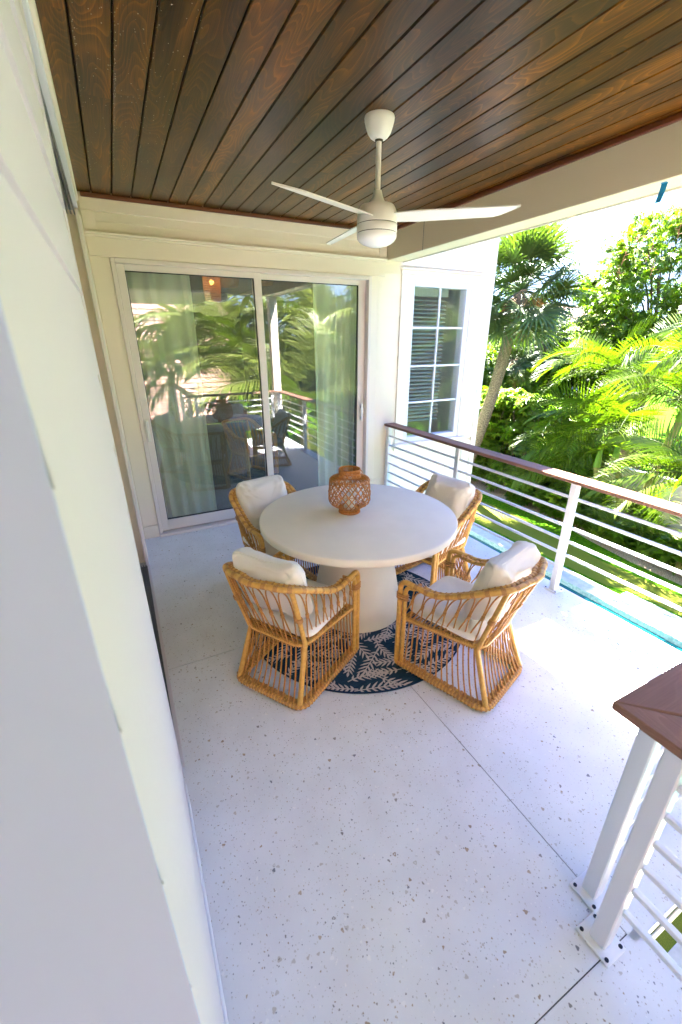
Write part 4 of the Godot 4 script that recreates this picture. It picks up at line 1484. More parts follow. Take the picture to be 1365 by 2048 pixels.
func build_dining() -> void:
	# rug
	var rugm := MB.new()
	var ce := Vector3(1.28, 0, 2.06)
	var rr := 0.755
	var ctr := rugm.vert(ce + Vector3(0, 0.009, 0), Vector3.UP, Vector2(0.5, 0.5))
	var ids := PackedInt32Array()
	for k in 73:
		var a := TAU * k / 72.0
		ids.append(rugm.vert(ce + Vector3(cos(a) * (rr - 0.008), 0.009, sin(a) * (rr - 0.008)), Vector3.UP, Vector2(0.5 + 0.495 * cos(a), 0.5 + 0.495 * sin(a))))
	for k in 72:
		rugm.tri_i(ctr, ids[k], ids[k + 1])
	var rug := thing("round_rug", "round navy blue rug with pale leaf sprigs under the table", "rug")
	put(rug, "weave", rugm.mesh(), M.rug_weave)
	var re := MB.new()
	re.lathe(PackedVector2Array([Vector2(rr - 0.008, 0.001), Vector2(rr, 0.002), Vector2(rr + 0.002, 0.006), Vector2(rr - 0.002, 0.0105), Vector2(rr - 0.009, 0.0088)]), 96, ce, 0.3)
	put(rug, "bound_edge", re.mesh(), M.rug_edge)
	# table
	var tb := thing("dining_table", "round off white pedestal table with a thick top", "table", Vector3(1.33, 0, 1.984))
	var tt := MB.new()
	tt.lathe(PackedVector2Array([Vector2(0, 0.699), Vector2(0.648, 0.699), Vector2(0.657, 0.702), Vector2(0.661, 0.709), Vector2(0.661, 0.741), Vector2(0.658, 0.747), Vector2(0.651, 0.75), Vector2(0.0, 0.75)]), 128, Vector3.ZERO, 0.6)
	put(tb, "tabletop", tt.mesh(), M.table_stone)
	var pd := MB.new()
	pd.lathe(PackedVector2Array([Vector2(0.0, 0.0095), Vector2(0.325, 0.0095), Vector2(0.331, 0.015), Vector2(0.331, 0.03), Vector2(0.312, 0.12), Vector2(0.289, 0.24), Vector2(0.266, 0.37), Vector2(0.246, 0.50), Vector2(0.231, 0.62), Vector2(0.226, 0.6985), Vector2(0.0, 0.6985)]), 72)
	put(tb, "pedestal", pd.mesh(), M.table_stone)
	# chairs
	var g := "rattan armchairs round the table"
	var labels := ["rattan armchair at front left of the table, its back to the camera", "rattan armchair at front right of the table by the sunlit floor", "rattan armchair left behind the table in front of the glass door", "rattan armchair right behind the table beside the railing"]
	var poses := [[0.713, 2.352, 2.144], [1.591, 2.812, -2.812], [0.928, 1.412, 0.17], [2.014, 1.941, -1.333]]
	var first := make_chair(labels[0], g)
	for i in 4:
		var p: Array = poses[i]
		var y0 := 0.0
		if i == 0:
			first.position = Vector3(p[0], y0, p[1])
			first.rotation.y = p[2]
		else:
			copy_of(first, labels[i], Vector3(p[0], y0, p[1]), p[2], g)
	var inner := copy_of(first, "rattan armchair inside the room behind the glass door", Vector3(1.55, 0.02, -1.6), 0.4, "rattan armchairs inside the room")
	inner.position.y = 0.02
	# cushions
	var seat_m := cushion_mesh(0.232, 0.225, 0.058, 0.2, 3, 0.004)
	var where := ["front left chair", "front right chair", "chair left behind the table", "chair right behind the table"]
	for i in 4:
		var p: Array = poses[i]
		var t := Transform3D(Basis(Vector3.UP, float(p[2])), Vector3(p[0], 0, p[1]))
		var s := thing("seat_cushion", "flat cream seat cushion on the %s" % where[i], "cushion", Vector3.ZERO, 0.0, "cream seat cushions")
		put(s, "cover", seat_m, M.cushion_cloth)
		s.transform = t * Transform3D(Basis(Vector3.RIGHT, PI / 2), Vector3(0, 0.418, 0.045))
		var b := thing("back_cushion", "plump cream back cushion on the %s" % where[i], "cushion", Vector3.ZERO, 0.0, "cream back cushions")
		var bm := cushion_mesh(0.208, 0.195, 0.088, 0.3, 20 + i * 5, 0.019, [0.035, 0.02, 0.0, 0.0][i])
		put(b, "cover", bm, M.cushion_cloth)
		var lean: float = [-0.33, -0.30, -0.36, -0.36][i]
		var tw: float = [0.03, -0.04, 0.05, -0.05][i]
		b.transform = t * Transform3D(Basis(Vector3.UP, tw) * Basis(Vector3.RIGHT, lean), Vector3([0.0, 0.0, 0.0, 0.0][i], [0.675, 0.675, 0.655, 0.655][i], -0.17))

func lant_r(y: float) -> float:
	# body profile of the lantern, y from 0 (foot) to 0.31 (rim)
	var pts := [Vector2(0.0, 0.070), Vector2(0.036, 0.070), Vector2(0.045, 0.085), Vector2(0.062, 0.122), Vector2(0.085, 0.139), Vector2(0.13, 0.140), Vector2(0.20, 0.135), Vector2(0.232, 0.134), Vector2(0.242, 0.130), Vector2(0.250, 0.112), Vector2(0.2535, 0.085), Vector2(0.256, 0.072), Vector2(0.31, 0.070)]
	for i in pts.size() - 1:
		if y <= pts[i + 1].x:
			return lerpf(pts[i].y, pts[i + 1].y, (y - pts[i].x) / (pts[i + 1].x - pts[i].x))
	return 0.07

func build_lantern() -> void:
	var at := Vector3(1.297, 0.7505, 1.925)
	var l := thing("woven_lantern", "orange brown woven cane lantern standing on the table", "lantern", at)
	# crossing lattice canes
	for sg in [-1.0, 1.0]:
		for i in 21:
			var path := PackedVector3Array()
			for k in 17:
				var y := 0.04 + 0.206 * k / 16.0
				var a: float = TAU * i / 21.0 + sg * 1.15 * k / 16.0
				var r: float = lant_r(y) + sg * 0.0012
				path.append(Vector3(cos(a) * r, y, sin(a) * r))
			var mb := MB.new()
			mb.tube(path, 0.0041, 0.0041, 6, false, 0.6)
			put(l, "lattice_cane", mb.mesh(), M.lantern_cane)
	# sticks of neck, shoulder and foot
	var nk := MB.new()
	for i in 52:
		var a := TAU * i / 52.0
		var d := Vector3(cos(a), 0, sin(a))
		nk.tube(PackedVector3Array([d * 0.071 + Vector3(0, 0.25, 0), d * 0.0695 + Vector3(0, 0.306, 0)]), 0.0032, 0.0032, 5, false)
		nk.tube(PackedVector3Array([d * 0.0705 + Vector3(0, 0.253, 0), d * 0.1 + Vector3(0, 0.2505, 0), d * 0.127 + Vector3(0, 0.241, 0), d * 0.1325 + Vector3(0, 0.228, 0)]), 0.0031, 0.0031, 5, false)
		nk.tube(PackedVector3Array([d * 0.070 + Vector3(0, 0.001, 0), d * 0.070 + Vector3(0, 0.042, 0)]), 0.0032, 0.0032, 5, false)
	put(l, "upright_sticks", nk.mesh(), M.lantern_cane).set_meta("kind", "stuff")
	for q in [[0.004, 0.073], [0.038, 0.073], [0.30, 0.073], [0.306, 0.071], [0.256, 0.075], [0.238, 0.131], [0.228, 0.135], [0.15, 0.1425]]:
		var ring := PackedVector3Array()
		for a in 48:
			ring.append(Vector3(cos(TAU * a / 48.0) * q[1], q[0], sin(TAU * a / 48.0) * q[1]))
		var mb := MB.new()
		mb.tube(ring, 0.0026, 0.0026, 6, false, 1.0, true)
		put(l, "hoop", mb.mesh(), M.lantern_cane)
	var hp := PackedVector3Array()
	for k in 17:
		var a := PI * k / 16.0
		hp.append(Vector3(cos(a) * 0.082, 0.287 - 0.004 * sin(a), sin(a) * 0.086).rotated(Vector3.UP, 0.45))
	var hm := MB.new()
	hm.tube(hp, 0.0034, 0.0034, 7)
	put(l, "handle", hm.mesh(), M.lantern_cane)
	var bd := MB.new()
	bd.lathe(PackedVector2Array([Vector2(0, 0.012), Vector2(0.066, 0.012), Vector2(0.066, 0.018), Vector2(0, 0.018)]), 32)
	put(l, "floor_disc", bd.mesh(), M.lantern_cane)
	var gj := MB.new()
	gj.lathe(PackedVector2Array([Vector2(0.0, 0.0185), Vector2(0.052, 0.0185), Vector2(0.055, 0.022), Vector2(0.055, 0.16), Vector2(0.0535, 0.16), Vector2(0.0535, 0.0235), Vector2(0.0, 0.0235)]), 40)
	put(l, "glass_cup", gj.mesh(), M.pane_glass)
	var c := thing("pillar_candle", "cream pillar candle standing inside the woven lantern", "candle", at + Vector3(0, 0.0242, 0))
	var wm := MB.new()
	wm.lathe(PackedVector2Array([Vector2(0, 0.0), Vector2(0.036, 0.0), Vector2(0.0375, 0.003), Vector2(0.0375, 0.10), Vector2(0.035, 0.104), Vector2(0.01, 0.101), Vector2(0, 0.101)]), 36)
	put(c, "wax", wm.mesh(), M.candle_wax)
	var wk := MB.new()
	wk.tube(PackedVector3Array([Vector3(0, 0.10, 0), Vector3(0.001, 0.112, 0)]), 0.0012, 0.001, 5)
	put(c, "wick", wk.mesh(), M.dark_gasket)

# ---------------------------------------------------------------- plants
func frond_mesh(length: float, n: int, ll: float, wid: float, el0: float, droop: float, hang: float, seed_: int, tone: Color) -> ArrayMesh:
	# pinnate frond: base at the origin, leaves along +Z
	var r := RandomNumberGenerator.new()
	r.seed = seed_
	var mb := MB.new()
	var path := PackedVector3Array()
	var p := Vector3.ZERO
	var steps := 22
	var sway := r.randf_range(-0.22, 0.22)
	for i in steps + 1:
		path.append(p)
		var t := float(i) / steps
		var e := el0 - droop * pow(t, 1.35)
		var yaw := sway * t
		p += Vector3(sin(yaw) * cos(e), sin(e), cos(yaw) * cos(e)) * length / steps
	mb.col = Color(0.62, 0.60, 0.30)
	mb.tube(path, 0.016 * length / 2.2, 0.003, 6, false)
	for i in n:
		var t := lerpf(0.14, 0.985, float(i) / (n - 1))
		var q := at_s(path, t)
		var tan := (at_s(path, minf(t + 0.03, 1)) - at_s(path, t - 0.03)).normalized()
		var side := tan.cross(Vector3.UP).normalized()
		var up := side.cross(tan).normalized()
		var l := ll * (0.35 + 0.65 * sin(PI * clampf(0.1 + 0.82 * t, 0, 1))) * r.randf_range(0.9, 1.08)
		for sg in [-1.0, 1.0]:
			var k := r.randf_range(0.68, 1.12)
			mb.col = Color(tone.r * k, tone.g * k, tone.b * k)
			var fwd := lerpf(0.35, 0.95, t) + r.randf_range(-0.08, 0.08)
			var d: Vector3 = (side * sg + tan * fwd + up * r.randf_range(0.34, 0.6)).normalized()
			var wv := tan.slerp(up, 0.35).normalized() * wid
			var a := q
			var prev := -1
			var hh := hang * r.randf_range(0.7, 1.3)
			var segs := 4
			var ids: Array[int] = []
			for s in segs + 1:
				var u := float(s) / segs
				var w := [0.35, 0.95, 1.0, 0.7, 0.06][s] as float
				var nn := d.cross(wv).normalized()
				if nn.y < 0.0:
					nn = -nn
				ids.append(mb.vert(a - wv * w, (nn - wv.normalized() * 0.25).normalized()))
				ids.append(mb.vert(a + wv * w, (nn + wv.normalized() * 0.25).normalized()))
				if s > 0:
					mb.quad_i(ids[s * 2 - 2], ids[s * 2 - 1], ids[s * 2 + 1], ids[s * 2])
				a += d * l / segs
				d = (d + Vector3(0, -hh, 0)).normalized()
	return mb.mesh()

func fan_leaf_mesh(petiole: float, rad: float, seed_: int, tone: Color, droopy: float) -> ArrayMesh:
	var r := RandomNumberGenerator.new()
	r.seed = seed_
	var mb := MB.new()
	mb.col = Color(0.7, 0.7, 0.4)
	var pe := PackedVector3Array([Vector3.ZERO, Vector3(0, 0.06, petiole * 0.5), Vector3(0, 0.03, petiole)])
	mb.tube(pe, 0.016, 0.01, 5, false)
	var o := Vector3(0, 0.03, petiole)
	var n := 30
	for i in n:
		var a := lerpf(-2.15, 2.15, float(i) / (n - 1))
		var l := rad * (0.66 + 0.34 * cos(a * 0.6)) * r.randf_range(0.88, 1.06)
		var d := Vector3(sin(a), 0.25 - 0.12 * absf(a) + r.randf_range(-0.06, 0.06), cos(a)).normalized()
		var wv := Vector3(cos(a), 0.25 * signf(sin(a * 31.0)), -sin(a)).normalized() * 0.026
		var k := r.randf_range(0.72, 1.12)
		mb.col = Color(tone.r * k, tone.g * k, tone.b * k)
		var q := o
		var ids: Array[int] = []
		for s in 5:
			var w := [0.25, 1.0, 0.95, 0.5, 0.05][s] as float
			var nn := d.cross(wv).normalized()
			if nn.y < 0.0:
				nn = -nn
			ids.append(mb.vert(q - wv * w, nn))
			ids.append(mb.vert(q + wv * w, nn))
			if s > 0:
				mb.quad_i(ids[s * 2 - 2], ids[s * 2 - 1], ids[s * 2 + 1], ids[s * 2])
			q += d * l / 4.0
			d = (d + Vector3(0, -droopy * s * r.randf_range(0.6, 1.4), 0)).normalized()
	return mb.mesh()

func trunk_mesh(path: PackedVector3Array, r0: float, r1: float, rings: int, seed_: int) -> ArrayMesh:
	var mb := MB.new()
	var pts := resample(path, 40)
	mb.tube(pts, r0, r1, 14)
	for i in rings:
		var t := (i + 0.5) / rings
		var p := at_s(pts, t)
		var d := (at_s(pts, t + 0.02) - at_s(pts, t - 0.02)).normalized()
		mb.tube(PackedVector3Array([p - d * 0.012, p, p + d * 0.012]), lerpf(r0, r1, t) * 1.045, lerpf(r0, r1, t) * 1.03, 14, false)
	return mb.mesh()

var fronds := {}

func frond_set(kind: String, length: float, n: int, ll: float, wid: float, hang: float, tone: Color) -> Array:
	if not fronds.has(kind):
		var a := []
		for v in 8:
			var el: float = [1.25, 1.0, 0.75, 0.5, 0.25, 0.9, 0.6, 0.0][v]
			var dr: float = [1.1, 1.5, 1.6, 1.5, 1.3, 1.9, 1.9, 1.0][v]
			a.append(frond_mesh(length, n, ll, wid, el, dr, hang, 400 + v * 13 + kind.length(), tone))
		fronds[kind] = a
	return fronds[kind]

func feather_palm(label: String, category: String, base: Vector3, lean: Vector3, height: float, r: float, shaft: float, kind: Array, material: Material, count: int, seed_: int, group: String, scale := 1.0, aims := []) -> Node3D:
	var t := thing("feather_palm", label, category, base, 0.0, group)
	var top := Vector3(lean.x, height, lean.z)
	var path := PackedVector3Array()
	for i in 9:
		var u := i / 8.0
		path.append(Vector3(lean.x * u * u, height * u, lean.z * u * u))
	put(t, "trunk", trunk_mesh(path, r * 1.15, r * 0.85, int(height / 0.12), seed_), M.young_trunk if shaft > 0.0 else M.palm_bark)
	if shaft > 0.0:
		var sm := MB.new()
		sm.tube(resample(PackedVector3Array([top - Vector3(0, 0.01, 0), top + Vector3(0, shaft * 0.5, 0), top + Vector3(0, shaft, 0)]), 9), r * 1.0, r * 0.55, 14)
		put(t, "crownshaft", sm.mesh(), M.crownshaft)
	var g := RandomNumberGenerator.new()
	g.seed = seed_
	for i in count:
		var v := i % 8
		var yaw := i * 2.399963 + g.randf_range(-0.25, 0.25)
		var pitch := g.randf_range(-0.12, 0.12)
		if i < aims.size():
			yaw = aims[i][0]
			v = aims[i][1]
			pitch = 0.0
		var o := put(t, "frond", kind[v], material)
		var sc := scale * g.randf_range(0.88, 1.1)
		o.transform = Transform3D(Basis(Vector3.UP, yaw) * Basis(Vector3.RIGHT, pitch) * Basis(Vector3.BACK, g.randf_range(-0.95, 0.95)) * Basis.from_scale(Vector3.ONE * sc), top + Vector3(0, shaft * 0.95, 0))
	return t

func fan_palm(label: String, base: Vector3, top: Vector3, r: float, rad: float, count: int, dead: int, seed_: int, group: String) -> void:
	var t := thing("cabbage_palm", label, "palm tree", base, 0.0, group)
	var d := top - base
	var path := PackedVector3Array()
	for i in 9:
		var u := i / 8.0
		path.append(Vector3(d.x * u, d.y * u, d.z * u) + Vector3(0.12 * sin(u * PI), 0, 0.1 * sin(u * PI)))
	put(t, "trunk", trunk_mesh(path, r * 1.1, r * 0.95, int(d.y / 0.16), seed_), M.palm_bark)
	var live: Array[Mesh] = []
	for k in 4:
		live.append(fan_leaf_mesh(rad * 0.62, rad * 0.62, seed_ + k, Color(1, 1, 1), [0.14, 0.26, 0.38, 0.2][k]))
	var g := RandomNumberGenerator.new()
	g.seed = seed_
	for i in count:
		var u := (i + 0.5) / count
		var el := lerpf(1.35, -1.0, pow(u, 0.8)) + g.randf_range(-0.15, 0.15)
		var o := put(t, "leaf", live[i % 4], M.fan_leaf)
		o.transform = Transform3D(Basis(Vector3.UP, i * 2.399963 + g.randf_range(-0.3, 0.3)) * Basis(Vector3.RIGHT, -el) * Basis(Vector3.BACK, g.randf_range(-0.7, 0.7)) * Basis.from_scale(Vector3.ONE * g.randf_range(0.85, 1.12)), d)
	var dry := fan_leaf_mesh(rad * 0.26, rad * 0.5, seed_ + 9, Color(1, 1, 1), 0.45)
	for i in dead:
		var el := g.randf_range(-1.52, -0.85)
		var o := put(t, "dead_leaf", dry, M.dead_leaf)
		o.transform = Transform3D(Basis(Vector3.UP, i * 2.399963) * Basis(Vector3.RIGHT, -el) * Basis(Vector3.BACK, g.randf_range(-1.0, 1.0)) * Basis.from_scale(Vector3(0.8, 0.8, 1.0) * g.randf_range(0.8, 1.1)), d - Vector3(0, 0.08 + 0.2 * g.randf(), 0))

func build_palms() -> void:
	var gk := "feather palms in the garden bed"
	var pk := frond_set("palm", 2.1, 36, 0.66, 0.019, 0.13, Color(1, 1, 1))
	var pm: StandardMaterial3D = M.palm_leaf
	feather_palm("green feather palm with yellow green crownshaft in front of the garden wall", "palm tree", Vector3(12.1, -3.02, -2.0), Vector3(-0.2, 0, -0.35), 1.85, 0.085, 0.7, pk, pm, 11, 1, gk, 1.25, [[-1.75, 2], [-1.3, 1], [-2.0, 1], [-1.5, 3], [2.9, 3], [-2.4, 2], [-0.7, 4]])
	feather_palm("grey trunked feather palm just left of the green crownshaft", "palm tree", Vector3(11.75, -3.02, -2.45), Vector3(-0.1, 0, -0.2), 1.55, 0.10, 0.5, pk, pm, 8, 2, gk, 1.15, [[-1.9, 3], [-2.3, 2], [-1.3, 4], [-2.7, 3]])
	feather_palm("slanting feather palm at the right edge before the lawn", "palm tree", Vector3(12.65, -3.02, -1.75), Vector3(0.15, 0, 0.25), 2.9, 0.10, 0.6, pk, pm, 13, 3, gk, 1.2, [[-1.3, 1], [-0.8, 3], [-2.2, 2], [1.2, 2]])
	feather_palm("low feather palm drooping over the turf at right", "palm tree", Vector3(10.5, -3.02, 0.4), Vector3(0.0, 0, 0.05), 1.75, 0.08, 0.5, pk, pm, 13, 4, gk, 1.05, [[-2.3, 4], [-2.8, 3], [-1.6, 4], [2.9, 3], [-1.2, 7]])
	feather_palm("tall feather palm whose fronds sweep in at the upper right edge", "palm tree", Vector3(12.0, -3.02, -0.1), Vector3(-0.2, 0, -0.1), 4.1, 0.11, 0.7, pk, pm, 11, 5, gk, 0.85, [[-2.4, 3], [-2.8, 2], [-1.9, 4], [2.9, 5]])
	feather_palm("feather palm behind the first with its crown lifted above it", "palm tree", Vector3(13.7, -3.02, -4.0), Vector3(0.1, 0, -0.1), 3.4, 0.09, 0.6, pk, pm, 10, 6, gk, 1.1, [[-1.6, 3], [-2.2, 2]])
	feather_palm("feather palm beside the pool to the right of the camera", "palm tree", Vector3(9.2, -3.02, 4.6), Vector3(0.1, 0, 0.1), 3.6, 0.1, 0.6, pk, pm, 14, 7, "feather palms beside the pool", 1.3)
	feather_palm("taller feather palm farther along the pool behind the camera", "palm tree", Vector3(9.6, -3.02, 6.8), Vector3(-0.1, 0, 0.1), 4.3, 0.1, 0.6, pk, pm, 14, 8, "feather palms beside the pool", 1.3)
	# sabal palms
	var gs := "cabbage palms beyond the house corner"
	fan_palm("tall cabbage palm with leaning bare trunk beside the house corner", Vector3(9.75, -3.0, -6.1), Vector3(10.45, 3.15, -5.15), 0.17, 1.75, 66, 24, 31, gs)
	fan_palm("cabbage palm half hidden by the house corner", Vector3(9.0, -3.0, -6.9), Vector3(9.15, 1.65, -6.5), 0.15, 1.3, 30, 10, 32, gs)
	fan_palm("shorter brown trunked cabbage palm behind the hedge", Vector3(14.6, -3.0, -9.0), Vector3(14.7, 1.1, -8.9), 0.2, 1.3, 30, 14, 33, gs)
	fan_palm("low cabbage palm between the trunks behind the hedge", Vector3(16.5, -3.0, -9.3), Vector3(16.6, 1.9, -9.2), 0.17, 1.3, 28, 8, 34, gs)
	# coconut palms behind the camera, seen in the door glass
	var gc := "coconut palms behind the camera"
	var ck := frond_set("coconut", 3.2, 46, 0.85, 0.027, 0.26, Color(1, 1, 1))
	var lab := ["coconut palm mirrored in the left door panel", "coconut palm mirrored beside the mullion of the door", "coconut palm mirrored in the right door panel", "coconut palm mirrored at the right edge of the door", "coconut palm close behind the rear railing"]
	var bs := [Vector3(1.3, -3, 10.2), Vector3(3.2, -3, 9.6), Vector3(6.0, -3, 8.8), Vector3(8.3, -3, 8.2), Vector3(4.6, -3, 6.8)]
	var hs := [3.9, 4.6, 4.9, 5.2, 3.4]
	for i in 5:
		feather_palm(lab[i], "palm tree", bs[i], Vector3(0.2 - 0.1 * i, 0, -0.3), hs[i], 0.13, 0.0, ck, M.coconut_leaf, 17, 60 + i, gc, 1.0)

func leaf_cluster(n: int, l: float, w: float, spread: float, hang: float, seed_: int, radial: bool) -> ArrayMesh:
	var r := RandomNumberGenerator.new()
	r.seed = seed_
	var mb := MB.new()
	for i in n:
		var a := TAU * i / n + r.randf_range(-0.3, 0.3)
		var d := Vector3(cos(a), r.randf_range(-hang, spread), sin(a)).normalized()
		var s := d.cross(Vector3.UP).normalized() * w
		var k := r.randf_range(0.65, 1.15)
		mb.col = Color(k, k, k)
		var o := Vector3.ZERO if radial else Vector3(r.randf_range(-1, 1), r.randf_range(-1, 1), r.randf_range(-1, 1)) * l * 0.6
		var ll := l * r.randf_range(0.75, 1.15)
		var m1 := o + d * ll * 0.45 + Vector3(0, 0.02 * l, 0)
		var tip := o + d * ll + Vector3(0, -0.22 * ll, 0)
		var up := s.cross(d).normalized()
		if up.y < 0:
			up = -up
		var nl := (up - s.normalized() * 0.35).normalized()
		var nr := (up + s.normalized() * 0.35).normalized()
		var fold := up * w * 0.35
		var ia := mb.vert(o, up)
		var ib := mb.vert(m1 - s + fold, nl)
		var ic := mb.vert(tip, up)
		var im := mb.vert(m1, up)
		var idd := mb.vert(m1 + s + fold, nr)
		mb.tri_i(ia, ib, im); mb.tri_i(ib, ic, im); mb.tri_i(ia, im, idd); mb.tri_i(im, ic, idd)
	return mb.mesh()

func crown(parent: Node3D, called: String, m: Mesh, material: Material, clumps: Array, per: int, seed_: int, smin: float, smax: float, tint: Color) -> void:
	var r := RandomNumberGenerator.new()
	r.seed = seed_
	var mm := MultiMesh.new()
	mm.transform_format = MultiMesh.TRANSFORM_3D
	mm.use_colors = true
	mm.mesh = m
	mm.instance_count = clumps.size() * per
	var at := 0
	for c in clumps:
		var ce: Vector3 = c[0]
		var rad: float = c[1]
		var tk := r.randf_range(0.72, 1.2)
		for i in per:
			var d := Vector3(r.randfn(), r.randfn() * 0.8, r.randfn()).normalized() * rad * pow(r.randf(), 0.4)
			var b := Basis(Vector3.UP, r.randf() * TAU) * Basis(Vector3.RIGHT, r.randf_range(-0.6, 0.6)) * Basis(Vector3.BACK, r.randf_range(-0.6, 0.6))
			mm.set_instance_transform(at, Transform3D(b * Basis.from_scale(Vector3.ONE * r.randf_range(smin, smax)), ce + d))
			var k := tk * r.randf_range(0.8, 1.2)
			mm.set_instance_color(at, Color(tint.r * k, tint.g * k, tint.b * k))
			at += 1
	var o := MultiMeshInstance3D.new()
	o.name = numbered(parent, called)
	o.multimesh = mm
	o.material_override = material
	o.set_meta("kind", "stuff")
	parent.add_child(o, true)

func tree(called: String, label: String, base: Vector3, ce: Vector3, rad: Vector3, n: int, per: int, m: Mesh, material: Material, seed_: int, group: String, crad := 0.55, tr := 0.16, tint := Color(1, 1, 1)) -> Node3D:
	var t := thing(called, label, "tree", base, 0.0, group)
	var r := RandomNumberGenerator.new()
	r.seed = seed_
	var tm := MB.new()
	var fork := Vector3(ce.x * 0.3, maxf(0.6, ce.y - rad.y * 0.9), ce.z * 0.3)
	tm.tube(resample(PackedVector3Array([Vector3.ZERO, fork * 0.5 + Vector3(0.06, 0, 0.04), fork]), 8), tr, tr * 0.75, 10)
	var clumps := []
	for i in n:
		var u := r.randf()
		var d := Vector3(r.randfn(), r.randfn(), r.randfn()).normalized()
		var p := ce + Vector3(d.x * rad.x, d.y * rad.y, d.z * rad.z) * (0.45 + 0.55 * sqrt(u))
		clumps.append([p, crad * r.randf_range(0.7, 1.25)])
		if i % 4 == 0:
			var mid := fork.lerp(p, 0.5) + Vector3(0, 0.15 * rad.y, 0)
			tm.tube(PackedVector3Array([fork, fork.lerp(mid, 0.6), mid, p]), tr * 0.38, 0.012, 6, false)
	put(t, "trunk", tm.mesh(), M.tree_bark)
	crown(t, "crown", m, material, clumps, per, seed_ + 1, 0.8, 1.25, tint)
	t.set_meta("clumps", 0)
	t.remove_meta("clumps")
	return t

